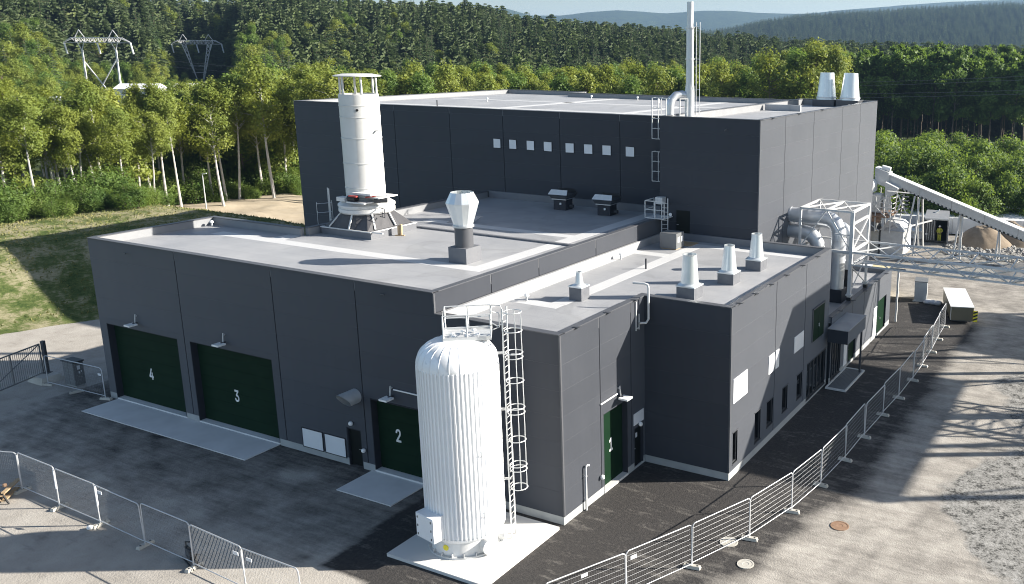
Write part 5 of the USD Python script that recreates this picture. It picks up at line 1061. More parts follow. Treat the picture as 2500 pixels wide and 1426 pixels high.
# slabs, mat, covers
structure('door_slab', bx(0.72, 14.9, -2.15, -0.005, 0.0, 0.05), 'concrete'); structure('door_slab', bx(21.66, 25.2, -2.3, -0.005, 0.0, 0.05), 'concrete')
structure('door_sill', bx(0.7, 7.2, 0.0, 0.5, 0.05, 0.12), 'concrete'); structure('door_sill', bx(8.3, 14.95, 0.0, 0.5, 0.05, 0.12), 'concrete'); structure('door_sill', bx(21.9, 25.15, 0.0, 0.5, 0.05, 0.14), 'concrete')
T = thing('entrance_mat', 'grey metal grating in a pale frame before the entrance', 'entrance mat', (38.42, 21.75, 0))
part(T, 'frame', MB().box(0, 1.36, 0, 0.12, 0.01, 0.12).box(0, 1.36, 4.18, 4.3, 0.01, 0.12).box(0, 0.1, 0.12, 4.18, 0.01, 0.12).box(1.26, 1.36, 0.12, 4.18, 0.01, 0.12), 'concrete_new')
for i in range(28): part(T, 'grating_bar', bx(0.1, 1.26, 0.16+i*0.145, 0.26+i*0.145, 0.03, 0.09), 'cabinet_grey')
def cover(x, y, r, m_, label):
    T = thing('manhole_cover', label, 'manhole cover', (x, y, 0.008))
    part(T, 'rim', MB().lathe([(r, 0), (r, 0.03), (r-0.07, 0.03), (r-0.07, 0.012)], n=32), m_); part(T, 'lid', MB().lathe([(r-0.08, 0.02), (0.14, 0.024), (0.12, 0.014), (0.001, 0.014)], n=32), m_)
cover(44.49, 5.66, 0.42, 'rust', 'rusty brown manhole cover alone on the dusty road')
cover(41.93, 0.84, 0.36, 'block_concrete', 'pale beige manhole cover by the dark asphalt edge near the bottom')
cover(40.6, 2.1, 0.4, 'block_concrete', 'pale round cover half hidden behind the right fence')
# ------------------------------------------------------------------ construction fence
def fence_proto(name, label, cat, group, loc, rz, scale, mesh_r, wire_r):
    L = 3.4
    T = thing(name, label, cat, loc, rz, group)
    UsdGeom.Xform(stage.GetPrimAtPath(T)).AddScaleOp().Set(Gf.Vec3f(scale, 1, 1))
    fr = [(0.02, 0, 0.1), (0.02, 0, 1.86), (0.06, 0, 1.95), (0.15, 0, 2.0), (L-0.15, 0, 2.0), (L-0.06, 0, 1.95), (L-0.02, 0, 1.86), (L-0.02, 0, 0.1)]
    part(T, 'frame', MB().tube(fr, 0.026, 8), 'wire_steel', smooth=50)
    part(T, 'bottom_rail', MB().tube([(0.02, 0, 0.22), (L-0.02, 0, 0.22)], 0.022, 8), 'wire_steel', smooth=50)
    w = MB()
    for z in np.linspace(0.45, 1.8, 7): w.tube([(0.03, 0, z), (L-0.03, 0, z)], wire_r, 4, False)
    part(T, 'cross_wires', w, 'wire_steel', kind='stuff')
    w = MB()
    for x in np.linspace(0.14, L-0.14, 34): w.bar((x, 0, 0.22), (x, 0, 1.98), mesh_r)
    part(T, 'mesh_wires', w, 'galvanised_matt', kind='stuff')
    return T
RF = [(37.2, -6.75), (38.75, -3.55), (40.05, -0.42), (41.3, 2.72), (42.1, 5.85), (42.45, 9.0), (42.68, 12.3), (42.76, 15.6), (42.85, 19.2), (43.02, 22.3), (43.07, 25.8), (43.0, 28.9), (42.9, 32.2), (42.7, 35.4), (42.5, 38.9)]
LF = [(5.0, -10.4), (8.4, -9.3), (11.7, -9.45), (14.95, -9.52), (18.4, -9.68), (21.85, -9.85), (25.3, -10.05), (28.6, -10.12)]
right_l = ['nearest fence panel at the bottom edge, half out of the frame'] + [f'{o} fence panel from the bottom along the right road' for o in ('first whole', 'second', 'third', 'fourth', 'fifth', 'sixth', 'seventh', 'eighth', 'ninth', 'tenth', 'eleventh', 'twelfth')] + ['farthest fence panel, beside the olive trailer']
left_l = ['fence panel at the left edge behind the timber trestle'] + [f'{o} fence panel from the left across the front yard' for o in ('second', 'third', 'fourth', 'fifth')] + ['fine mesh fence panel right of the black floodlight', 'fine mesh front fence panel nearest the tank slab']
protos = {}
def put_panels(P, labels, group, kinds):
    for i in range(len(P)-1):
        a, b = A_(P[i]), A_(P[i+1]); L = float(np.linalg.norm(b-a)); ang = math.atan2(b[1]-a[1], b[0]-a[0]); k = kinds(i)
        if k not in protos:
            protos[k] = fence_proto('construction_fence', labels[i], 'fence', group, (*a, 0.02), ang, L/3.4, *k)
        else:
            copy_of(protos[k], 'construction_fence', labels[i], (*a, 0.02), ang, (L/3.4, 1, 1), group, None, (1.3*math.sin(i*2.1+len(P)), 1.0*math.cos(i*3.7)))
put_panels(RF, right_l, 'mesh fence panels along the right road', lambda i: (0.001, 0.0034))
put_panels(LF, left_l, 'mesh fence panels across the front yard', lambda i: (0.0026, 0.0015) if i >= 5 else (0.0012, 0.0012))
copy_of(protos[(0.0012, 0.0012)], 'construction_fence', 'fence panel in front of the dark cabinet left of door number 4', (-5.5, -0.6, 0.02), math.atan2(0.25, 5.6), (5.6/3.4, 1, 1), 'single fence panel by the cabinet')
FT = None
def foot(x, y, ang, label, group, m_='block_concrete'):
    global FT
    if FT is None:
        FT = thing('ballast_block', label, 'ballast block', (x, y, 0.01), ang, group)
        part(FT, 'block', MB().add([(-0.38, -0.12, 0), (0.38, -0.12, 0), (0.38, 0.12, 0), (-0.38, 0.12, 0), (-0.34, -0.09, 0.13), (0.34, -0.09, 0.13), (0.34, 0.09, 0.13), (-0.34, 0.09, 0.13)], [(0, 3, 2, 1), (4, 5, 6, 7), (0, 1, 5, 4), (1, 2, 6, 5), (2, 3, 7, 6), (3, 0, 4, 7)]), 'block_concrete')
        part(FT, 'grip_hole', bx(0.2, 0.27, -0.04, 0.04, 0.128, 0.136).box(-0.27, -0.2, -0.04, 0.04, 0.128, 0.136), 'black')
    else: copy_of(FT, 'ballast_block', label, (x, y, 0.01), ang, 1.0, group)
for i, (x, y) in enumerate(RF[1:]): foot(x, y, 0.15 if i < 4 else -0.05, 'concrete ballast block under the road side fence', 'fence feet along the right road')
for i, (x, y) in enumerate(LF[1:]): foot(x, y, math.pi/2+0.1, 'concrete ballast block under the front yard fence', 'fence feet across the front yard')
foot(0.1, -0.35, 0.3, 'concrete ballast block at the corner beside door number 4', 'feet of the single fence panel'); foot(-5.5, -0.6, 0.3, 'concrete ballast block beside the gate ballast block', 'feet of the single fence panel'); foot(-2.65, -0.5, 1.2, 'concrete ballast block in front of the dark cabinet', 'feet of the single fence panel')
for x, y, z, a, lab in ((37.9, -5.15, 1.7, 1.17, 'white tag on the nearest right fence panel'), (38.9, -3.2, 1.7, 1.17, 'white tag on the first whole right fence panel'), (15.3, -9.54, 1.7, 0, 'white tag high on the front yard fence'), (24.9, -10.05, 1.65, 0, 'white tag on fine mesh front fence panel'), (25.7, -10.08, 1.6, 0, 'white tag just right of the taped front fence post'), (-0.1, -0.42, 1.6, 0, 'white tag on the fence panel by the cabinet')):
    single('fence_tag', MB().obox((x, y, z), (math.cos(a), math.sin(a)), 0.3, 0.02, 0.14), 'white_board', lab, 'tag')
for i, (x, y) in enumerate(LF[2:4]): single('post_tape', MB().tube([(x, y, 1.0), (x, y, 1.95)], 0.05, 8), 'white_board', ('white taped sleeve on the third front fence post', 'white taped sleeve on the fourth front fence post')[i], 'sleeve', smooth=40)
T = thing('floodlight', 'black work floodlight on its stand by a front fence foot', 'floodlight', (21.2, -9.55, 0.02), -0.3)
part(T, 'lamp_head', bx(-0.35, 0.3, -0.08, 0.06, 0.12, 0.55), 'black'); part(T, 'lamp_glass', bx(-0.3, 0.25, -0.09, -0.081, 0.17, 0.5), 'dark_steel')
part(T, 'stand', MB().bar((-0.4, 0, 0.0), (-0.4, 0, 0.72), 0.05).bar((0.75, 0, 0.0), (0.75, 0, 0.6), 0.07).bar((-0.4, 0, 0.7), (-0.2, 0.1, 0.74), 0.05).bar((0.75, 0, 0.6), (0.95, 0.1, 0.62), 0.05), 'black'); part(T, 'foot', bx(-0.5, 0.9, -0.2, -0.15, 0, 0.05).box(-0.5, 0.9, 0.15, 0.2, 0, 0.05), 'black')
T = thing('timber_trestle', 'pile of old timber and orange gear at the left edge', 'timber pile', (8.6, -10.2, 0.02), -0.75)
for i, (a, b, z) in enumerate(((-1.3, 0.2, 0.05), (-1.3, -0.1, 0.1), (-1.2, 0.05, 0.3), (-1.3, 0.3, 0.45))): part(T, 'plank', MB().bar((a, b, z), (0.5, b*0.6, z+0.12), 0.18, 0.06), 'wood_raw')
part(T, 'trestle_leg', MB().bar((0.45, -0.3, 0), (0.35, 0, 0.62), 0.06).bar((0.55, 0.35, 0), (0.4, 0.05, 0.62), 0.06), 'black'); part(T, 'hose_reel', MB().tube([(0.2, -0.2, 0.25), (0.2, 0.05, 0.25)], 0.2, 16), 'black'); part(T, 'cap', MB().lathe([(0.001, 0.75), (0.09, 0.72), (0.1, 0.6)], (-0.2, 0.05, 0), 12), 'rust', smooth=40)
s = trimesh.creation.icosphere(2, 0.13); single('white_ball', MB().add(s.vertices*[1, 1, .8]+[14.9, -9.95, 0.1], s.faces), 'lamp_white', 'small white ball on a front fence foot', 'ball', smooth=True)
T = thing('pallet_stack', 'wrapped dark pallet stack beside the far left corner of the tall hall', 'pallet stack', (-13.7, 26.5, 0.0))
part(T, 'load', bx(-1.6, 0.6, -1.2, 0.6, 0.15, 6.9*0.22), 'wrapped'); part(T, 'wrap', bx(-1.65, 0.65, -1.25, 0.65, 1.52, 1.58), 'bag_white'); part(T, 'pallet', bx(-1.6, 0.6, -1.2, 0.6, 0, 0.15), 'wood_raw')
T = thing('street_lamp', 'thin grey lamp pole at the wood edge left of the hall', 'street lamp', (-52.0, 43.75, float(ground_z(-52, 43.75))))
part(T, 'pole', MB().tube([(0, 0, 0), (0, 0, 5.2)], [0.09, 0.06], 8), 'galvanised_matt', smooth=40); part(T, 'lamp_head', MB().bar((0, 0, 5.2), (0.5, 0.25, 5.3), 0.16, 0.1), 'lamp_white')
# the raised steel decks right of the frame, whose shadows cross the road
def deck(name, label, x0, x1, y0, y1, h, legs):
    T = thing(name, label, 'steel deck', (0, 0, 0))
    part(T, 'deck', bx(x0, x1, y0, y1, h-0.5, h), 'galvanised_matt')
    for (x, y) in legs: part(T, 'leg', MB().bar((x, y, 0), (x, y, h-0.5), 0.4), 'galvanised_matt')
    for (x, y), (q, r) in zip(legs, legs[1:]): part(T, 'brace', MB().bar((x, y, 0.5), (q, r, h-1), 0.11), 'galvanised_matt'); part(T, 'brace', MB().bar((x, y, h-1), (q, r, 0.5), 0.11), 'galvanised_matt')
deck('steel_deck', 'raised steel deck on tall braced legs beyond the right edge, shading the road', 55.6, 75.9, 25.7, 44.0, 16.0, [(75.5, 25.9), (75.5, 32.6), (75.5, 37.4), (75.5, 43.8), (66, 43.8), (56, 43.8), (56, 34.5), (56, 26.0), (66, 26.0)])
deck('steel_deck', 'smaller raised steel deck farther back beyond the right edge', 74.5, 80.0, 50.5, 61.5, 16.0, [(79.8, 51), (79.8, 61), (74.8, 61), (74.8, 51)])
# ------------------------------------------------------------------ vegetation
def leaf_quads(P, size, rng, asp=0.62, axis=(0, 0)):
    """leaves at P, turned outward from the crown's axis and upward"""
    n = len(P)
    o = P - np.stack([np.full(n, axis[0]), np.full(n, axis[1]), np.interp(P[:, 2], [P[:, 2].min(), P[:, 2].max()], [P[:, 2].min()+1.5, P[:, 2].max()-1.5])], 1)
    o /= np.linalg.norm(o, axis=1, keepdims=True)+1e-9
    d = rng.normal(size=(n, 3))*0.5 + o*0.75 + A_([0, 0, 0.3]); d /= np.linalg.norm(d, axis=1, keepdims=True)
    t = rng.normal(size=(n, 3)); t -= d*(t*d).sum(1, keepdims=True); t /= np.linalg.norm(t, axis=1, keepdims=True)
    b = np.cross(d, t); s = size*(0.65+0.7*rng.random((n, 1)))
    v = np.stack([P+t*s, P+b*s*asp, P-t*s, P-b*s*asp], 1).reshape(-1, 3)
    i = np.arange(n)[:, None]*4
    return v, np.hstack([i, i+1, i+2, i+3])
def blob(rng, c, r, n, squash=0.8):
    p = rng.normal(size=(n, 3)); p /= np.linalg.norm(p, axis=1, keepdims=True)
    p *= (rng.random((n, 1))**0.45)*r; p[:, 2] *= squash
    return c+p
def trunk_mb(rng, H, r0, bend=0.5, lean=(0, 0), top=0.95, n=9):
    z = np.linspace(0, H*top, n); t = z/H
    ph = rng.random(2)*6
    x = lean[0]*t**1.3 + bend*np.sin(t*3+ph[0])*t*0.5; y = lean[1]*t**1.3 + bend*np.sin(t*2.6+ph[1])*t*0.5
    pts = np.stack([x-x[0], y-y[0], z], 1)
    rad = r0*(1-0.93*t)
    return pts, rad
def birch(seed, H, c0=0.38, wid=2.4, leaves=3600, lean=(0, 0), size=0.26, droop=0.9, tr_r=0.16):
    rng = np.random.default_rng(seed)
    pts, rad = trunk_mb(rng, H, tr_r, 0.9, lean)
    tr = MB().tube(pts, rad, 7); P = []
    nb = 30
    for k in range(nb):
        t = c0 + (0.97-c0)*(k+rng.random())/nb
        p = A_([np.interp(t*H, pts[:, 2], pts[:, j]) for j in range(3)])
        a = rng.random()*6.28 + k*2.4
        q = (t-c0)/(1-c0)
        L = wid*(0.35+1.0*math.sin(math.pi*min(1, 0.12+q*0.9))**0.8)*(0.7+0.5*rng.random())*(1-0.55*q**2)
        e = p + A_([math.cos(a)*L, math.sin(a)*L, L*(0.75-0.2*rng.random())])
        mid = (p+e)/2 + A_([0, 0, 0.25*L])
        tr.tube([p, mid, e], [0.05*(1-q)+0.018, 0.03, 0.012], 4, False)
        for s_ in (0.35, 0.6, 0.85, 1.05):
            c = p+(e-p)*s_ + A_([0, 0, 0.2*L*s_*(1-s_)*4]) + rng.normal(size=3)*0.25
            n = max(6, int(leaves/nb/4))
            b = blob(rng, c, 0.55+0.32*L*0.6, n, 0.75)
            b[:, 2] -= droop*rng.random(n)**2*0.9
            P.append(b)
    return tr, leaf_quads(np.vstack(P), size, rng)
def broadleaf(seed, H, wid, c0=0.12, leaves=3600, size=0.27, nclump=34, point=0.0):
    rng = np.random.default_rng(seed)
    pts, rad = trunk_mb(rng, H*0.8, 0.2, 0.6)
    tr = MB().tube(pts, rad, 6); P = []
    for k in range(nclump):
        t = c0+(1-c0)*(k+rng.random())/nclump
        q = (t-c0)/(1-c0)
        w = wid*(math.sin(math.pi*(0.15+0.85*q**0.8))**0.7*(1-point*q)+0.08)
        a = rng.random()*6.28; rr_ = w*(0.35+0.65*math.sqrt(rng.random()))
        c = A_([math.cos(a)*rr_, math.sin(a)*rr_, t*H-0.4])
        base = A_([np.interp(max(0, t*H-1.2), pts[:, 2], pts[:, j]) for j in range(3)])
        tr.tube([base, c], [0.06, 0.02], 4, False)
        P.append(blob(rng, c, (0.55+0.5*rng.random())*wid*0.42+0.25, leaves//nclump, 0.85))
    return tr, leaf_quads(np.vstack(P), size, rng)
def conifer(seed, H, wid, tiers=24, pine=False):
    rng = np.random.default_rng(seed)
    pts, rad = trunk_mb(rng, H, 0.17, 0.25, top=0.99)
    tr = MB().tube(pts, rad, 5); P = []; c0 = 0.34 if pine else 0.08
    quads = []
    for k in range(tiers):
        t = c0+(1-c0)*(k+0.6*rng.random())/tiers; q = (t-c0)/(1-c0)
        L = wid*((1-q)**0.8*0.95+0.05) if not pine else wid*(math.sin(math.pi*(0.2+0.8*q))**0.6*0.95+0.08)
        L *= 0.75+0.5*rng.random()
        nb = 9 if q < 0.7 else 6
        for j in range(nb):
            a = 6.28*(j+rng.random()*0.8)/nb + k
            l = L*(0.7+0.5*rng.random()); ca, sa = math.cos(a), math.sin(a)
            for m_ in range(3):
                f0, f1 = m_/3*0.95, (m_+1.25)/3
                z0, z1 = t*H - 0.38*l*f0**1.4*(0.4 if pine else 1), t*H - 0.38*l*f1**1.4*(0.4 if pine else 1)
                w_ = (0.42-0.08*m_)*(0.5+0.5*l/wid)*(1.5 if pine else 1.0)+0.05
                tw = rng.normal()*0.5
                p0 = A_([ca*l*f0, sa*l*f0, z0]); p1 = A_([ca*l*f1, sa*l*f1, z1]); sd = A_([-sa, ca, tw*0.6])*w_
                dn = A_([0, 0, -0.22*w_*3])
                quads.append([p0, (p0+p1)/2+sd+dn*0.5, p1, (p0+p1)/2-sd+dn*0.5])
                if pine: quads.append([p0+[0, 0, .2], (p0+p1)/2+A_([0, 0, w_*1.1]), p1+[0, 0, .1], (p0+p1)/2-A_([0, 0, w_*0.7])])
    v = np.vstack(quads); i = np.arange(len(quads))[:, None]*4
    return tr, (v, np.hstack([i, i+1, i+2, i+3]))
def bush(seed, H, wid, leaves=2200, size=0.2):
    rng = np.random.default_rng(seed); tr = MB(); P = []
    for k in range(16):
        a = rng.random()*6.28; r = wid*math.sqrt(rng.random())*0.85; top = H*(1-0.5*(r/wid)**2)*(0.7+0.35*rng.random())
        e = A_([math.cos(a)*r, math.sin(a)*r, top]); tr.tube([(e[0]*0.3, e[1]*0.3, 0), e*[0.8, 0.8, 0.6], e], [0.05, 0.035, 0.015], 4, False)
        for s_ in (0.35, 0.65, 0.92): P.append(blob(rng, e*[0.5+0.5*s_, 0.5+0.5*s_, s_], wid*0.3+0.2, leaves//48, 0.95))
    return tr, leaf_quads(np.vstack(P), size, rng)
UsdGeom.Scope.Define(stage, '/World/Library')
def library(name, tree, bark, leaf):
    """a class prim holding one kind of tree: trunk and crown"""
    path = f'/World/Library/{name}'
    c = stage.CreateClassPrim(path); c.SetTypeName('Xform')
    usdkit.mesh(stage, path+'/trunk', tree[0].mesh(), '/World/Looks/'+bark)
    usdkit.mesh(stage, path+'/crown', tree[1], '/World/Looks/'+leaf)
    return path
LIB = {
    'birch': [library(f'birch_{i}', birch(100+i, 17, c0=0.42+0.06*(i % 3), wid=1.75+0.22*(i % 4), leaves=7600, size=0.14, tr_r=0.2), 'birch_bark', 'leaf_birch') for i in range(5)],
    'tall': [library(f'tall_{i}', birch(140+i, 22, c0=0.30, wid=3.0+0.3*i, leaves=4200, size=0.33), 'bark', 'leaf_green') for i in range(3)],
    'broad': [library(f'broad_{i}', broadleaf(200+i, 15, 2.9+0.5*(i % 3), leaves=6800, size=0.19, point=0.45 if i % 2 else 0.2), 'bark', 'leaf_birch' if i % 2 == 0 else 'leaf_green') for i in range(5)],
    'spruce': [library(f'spruce_{i}', conifer(300+i, 16, 2.4+0.35*i), 'bark', 'needle') for i in range(3)],
    'pine': [library(f'pine_{i}', conifer(330+i, 16, 2.6+0.3*i, 13, True), 'bark', 'pine_needle') for i in range(3)],
    'bush': [library(f'bush_{i}', bush(400+i, 3.6, 2.0+0.3*i, leaves=6000, size=0.09), 'bark', 'leaf_bush') for i in range(3)],
    'willow': [library(f'willow_{i}', broadleaf(440+i, 7.0, 3.0+0.4*i, c0=0.05, leaves=6800, size=0.17, nclump=46), 'bark', 'leaf_bush') for i in range(3)]}
def put_tree(kind, var, name, label, cat, group, x, y, h, rz, z=None, lean=None, sxy=1.0):
    base = {'birch': 17, 'tall': 22, 'broad': 15, 'spruce': 16, 'pine': 16, 'bush': 3.6, 'willow': 7.0}[kind]
    zz = float(ground_z(x, y))-0.12 if z is None else z
    s = h/base
    return copy_of(LIB[kind][var % len(LIB[kind])], name, label, (x, y, zz), rz, (s*sxy, s*sxy, s), group, cat, lean)
def at_polar(u, r):
    """position at the horizontal angle of column u and r metres away from the viewpoint"""
    a = math.radians(az_of(u))
    return CAM[0] + r*(-math.sin(YAW)*math.cos(a)+math.cos(YAW)*math.sin(a)), CAM[1] + r*(math.cos(YAW)*math.cos(a)+math.sin(YAW)*math.sin(a))
rng = random.Random(77)
# named birches along the wood edge at left
for i, (x, y, h, lean, lab) in enumerate((
    (-60.5, 42.3, 16.4, (0, -2), 'slender white birch, leftmost of the bare trunks at the wood edge'), (-58.2, 42.8, 16.4, (0, -3), 'second white birch from left at the wood edge'),
    (-56.4, 43.4, 15.3, (2, -3), 'third birch from left, dark flecked trunk behind the lamp pole'), (-52.0, 46.3, 16.5, (-8, -17), 'birch with white trunk leaning strongly to the left'),
    (-56.8, 50.2, 16.8, (0, -3), 'straight forked white birch just behind the leaning one'), (-52.3, 54.3, 20.0, (0, -3), 'tall white birch, rightmost trunk before the hall corner'))):
    put_tree('birch', i, 'birch_tree', lab, 'birch', 'white birches at the left wood edge', x, y, h, i*1.3, float(bank_h(x, y))*0.3+0.2, lean)
def tops(u):                                                   # how high the left wood stands above the viewpoint's horizon, as a row
    return np.interp(u, [-200, 0, 60, 130, 215, 300, 380, 480, 560, 640, 700, 760, 830, 900], [200, 190, 215, 235, 195, 265, 215, 205, 185, 140, 165, 150, 180, 180])
k = 0
for r0 in (125, 131, 140, 150, 161, 173):
    u = -160 + (r0 % 7)*9
    while u < (860 if r0 > 126 else 330):
        r = r0 + rng.uniform(-4, 4); x, y = at_polar(u, r)
        h = row_z(u, tops(u)+rng.uniform(-15, 35), r) - float(ground_z(x, y))
        if not (270 < u < 335 and r > 120 and rng.random() < 0.6):
            kd = 'birch' if rng.random() < 0.86 else 'broad'
            nm, lb, ct = ('birch_tree', 'green birch in the wood left of the hall', 'birch') if kd == 'birch' else ('broadleaf_tree', 'leafy broadleaf tree in the wood left of the hall', 'tree')
            if r0 > 131 or not (330 < u < 700):
                put_tree(kd, k, nm, lb, ct, 'trees of the left wood', x, y, max(8.0, h), rng.random()*6.28, lean=(rng.gauss(0, 2), rng.gauss(0, 2)))
        k += 1; u += rng.uniform(45, 75)
k = 0
for r0, u0, u1, st_, hh in ((117, -150, 330, 50, 2.8), (121, -150, 350, 48, 3.6), (140, 335, 760, 30, 3.0), (146, 300, 820, 40, 3.6), (153, 280, 820, 36, 5.5), (163, 280, 820, 36, 7.0)):
    u = u0
    while u < u1:
        r = r0 + rng.uniform(-2.5, 2.5) + (8 if u > 430 and r0 < 130 else 0); x, y = at_polar(u, r)
        put_tree('bush', k, 'shrub', 'leafy green shrub in the undergrowth at the left wood edge', 'shrub', 'undergrowth shrubs at the left wood edge', x, y, hh*rng.uniform(0.55, 1.55), rng.random()*6.28, sxy=rng.uniform(0.85, 1.3))
        k += 1; u += rng.uniform(0.7, 1.3)*st_
# bright deciduous belt behind the hall
def belt_top(u): return np.interp(u, [700, 820, 900, 1000, 1100, 1250, 1400, 1500, 1600, 1700, 1800, 1900, 2000, 2100, 2250, 2400, 2600], [160, 178, 182, 165, 160, 168, 172, 165, 160, 165, 150, 130, 110, 125, 112, 118, 118])
k = 0
for r0 in (168, 180, 193, 207, 222, 238):
    u = 690 + (r0 % 5)*12
    while u < 2060:
        r = r0 + rng.uniform(-5, 5); x, y = at_polar(u, r)
        h = row_z(u, belt_top(u)+rng.uniform(-14, 26)-0.10*(r0-200), r) - float(ground_z(x, y))
        put_tree('broad' if rng.random() < 0.8 else 'birch', k, 'broadleaf_tree', 'bright green broadleaf tree in the belt behind the hall', 'tree', 'broadleaf belt behind the hall', x, y, max(7, h), rng.random()*6.28)
        k += 1; u += rng.uniform(38, 66)
for r0 in (206, 214, 223, 233):
    u = 2040 + (r0 % 5)*9
    while u < 2620:
        r = r0 + rng.uniform(-3, 3); x, y = at_polar(u, r)
        h = row_z(u, belt_top(u)+rng.uniform(-12, 30), r) - float(ground_z(x, y))
        put_tree('tall', k, 'tall_birch', 'tall dark trunked birch in the shaded wood at right', 'birch', 'tall birches of the right wood', x, y, h, rng.random()*6.28)
        k += 1; u += rng.uniform(34, 62)
for r0, zt, st_ in ((118, 6.2, 62), (126, 7.2, 55), (136, 8.2, 55), (148, 8.2, 60), (160, 7.2, 60)):
    u = 2040
    while u < 2640:
        r = r0 + rng.uniform(-4, 4); x, y = at_polar(u, r)
        h = zt*rng.uniform(0.75, 1.15)
        put_tree('willow', k, 'willow_bush', 'big rounded willow bush on the slope behind the raised road', 'bush', 'willow bushes behind the raised road', x, y, h, rng.random()*6.28, z=0.0, sxy=rng.uniform(0.8, 1.1))
        k += 1; u += rng.uniform(0.75, 1.25)*st_
# the wooded hillside: nearest conifers one by one, the rest as stuff
cand = []
for r in np.arange(248, 560, 4.4):
    a = -0.86
    while a < 0.5:
        a += 4.6/r*rng.uniform(0.75, 1.3)
        rj = r + rng.uniform(-1.8, 1.8); x = CAM[0] + rj*(-math.sin(YAW)*math.cos(a)+math.cos(YAW)*math.sin(a)); y = CAM[1] + rj*(math.cos(YAW)*math.cos(a)+math.sin(YAW)*math.sin(a))
        uu = 1689.5 + FPX/math.cos(PITCH)*math.tan(a)
        if (285 < rj < 306 and 140 < uu < 350) or (350 < rj < 380 and 400 < uu < 560): continue
        cand.append((rj, x, y, uu))
cand.sort(key=lambda c: c[0])
CX, CY = np.array([c[1] for c in cand]), np.array([c[2] for c in cand]); CZ = ground_z(CX, CY)-0.15
mixn = fbm2(CX, CY, 0.02, 61, 3)
inst = {n: [] for n in ('spruce', 'pine', 'broad')}
n_ind = 0
for i, c in enumerate(cand):
    q = rng.random() + (mixn[i]-0.5)*1.6
    kind = 'broad' if q > 0.93 or (c[3] < 700 and c[0] < 330 and q > 0.45) else ('pine' if q > 0.45 else 'spruce')
    h = rng.uniform(12, 18.5)*(0.85 if kind == 'broad' else 1)
    if (c[0] < 306 and 120 < c[3] < 360) or (c[0] < 380 and 380 < c[3] < 580): kind, h = 'broad', rng.uniform(7, 11)
    if n_ind < 290 and -60 < c[3] < 2560 and kind != 'broad':
        nm, lb, ct = ('spruce_tree', 'dark spruce on the near edge of the conifer forest', 'spruce') if kind == 'spruce' else ('pine_tree', 'green pine on the near edge of the conifer forest', 'pine')
        put_tree(kind, i, nm, lb, ct, 'conifers at the near forest edge', c[1], c[2], h, rng.random()*6.28, z=float(CZ[i])); n_ind += 1
    else:
        inst[kind].append((c[1], c[2], float(CZ[i]), h/(15 if kind == 'broad' else 16), rng.random()*6.28, i))
def instancer(name, label, cat, kinds, rows, wide=1.0):
    pi = UsdGeom.PointInstancer.Define(stage, numbered('/World', name))
    protos_ = []
    for j, src in enumerate(kinds):
        p = UsdGeom.Xform.Define(stage, f'{pi.GetPath()}/tree_{j:03d}' if j else f'{pi.GetPath()}/tree'); p.GetPrim().GetReferences().AddInternalReference(src); protos_.append(p.GetPath())
    pi.CreatePrototypesRel().SetTargets(protos_)
    R = np.array(rows, float)
    pi.CreatePositionsAttr(Vt.Vec3fArray.FromNumpy(R[:, :3].astype(np.float32)))
    pi.CreateProtoIndicesAttr(Vt.IntArray.FromNumpy((R[:, 5] % len(kinds)).astype(np.int32)))
    sc = np.stack([R[:, 3]*wide, R[:, 3]*wide, R[:, 3]], 1); pi.CreateScalesAttr(Vt.Vec3fArray.FromNumpy(sc.astype(np.float32)))
    q = np.zeros((len(R), 4), np.float32); q[:, 0] = np.cos(R[:, 4]/2); q[:, 3] = np.sin(R[:, 4]/2)
    pi.CreateOrientationsAttr(Vt.QuathArray([Gf.Quath(float(w), 0.0, 0.0, float(z_)) for w, _, _, z_ in q]))
    tag(pi, label, cat, kind='stuff')
instancer('spruce_forest', 'dark spruce forest covering the hillside', 'forest', LIB['spruce'], inst['spruce'], 1.0)
instancer('pine_forest', 'olive green pines mixed through the hillside forest', 'forest', LIB['pine'], inst['pine'], 1.05)
instancer('broadleaf_forest', 'paler broadleaf trees scattered through the hillside forest', 'forest', LIB['broad'], inst['broad'], 1.0)
rows = []
nrg = np.random.default_rng(9)
for i in range(15000):
    a_, b_ = nrg.random()**0.8*(RX.shape[0]*0.72), nrg.random()*(RX.shape[1]-1.01)
    i0, j0 = int(a_), int(b_); fa, fb = a_-i0, b_-j0
    def bl(G): return (G[i0, j0]*(1-fa)+G[i0+1, j0]*fa)*(1-fb)+(G[i0, j0+1]*(1-fa)+G[i0+1, j0+1]*fa)*fb
    z = bl(RZ)-2
    if z > 2: rows.append((bl(RX), bl(RY), z-0.5, 1.1+0.7*nrg.random(), nrg.random()*6.28, i))
instancer('far_conifer_forest', 'blue hazy conifer forest on the far ridge at right', 'forest', LIB['spruce'], rows, 1.5)
# grass tufts and weeds on the bank
ng = np.random.default_rng(4)
gx_ = ng.uniform(-62, -17, 16000); gy_ = ng.uniform(-12, 44, 16000); gz_ = bank_h(gx_, gy_)
ok = (gz_ > 0.25) & (fbm2(gx_, gy_, 0.25, 71) + 0.12*(gz_ > 2.6) > 0.47)
gp_ = np.stack([gx_, gy_, gz_-0.08], 1)[ok]
hh = ng.uniform(0.06, 0.24, (len(gp_), 1)); a = ng.random((len(gp_), 1))*6.28; d = np.hstack([np.cos(a), np.sin(a), 0*a])
vv = np.stack([gp_-d*0.09, gp_+d*0.09, gp_+d*ng.normal(size=hh.shape)*0.1+A_([0, 0, 1])*hh], 1).reshape(-1, 3)
p = part('/World', 'grass', (vv, np.arange(len(vv)).reshape(-1, 3)), 'grass_blade'); tag(stage.GetPrimAtPath(p), 'dry and green grass on the bank at left', 'grass', kind='stuff')
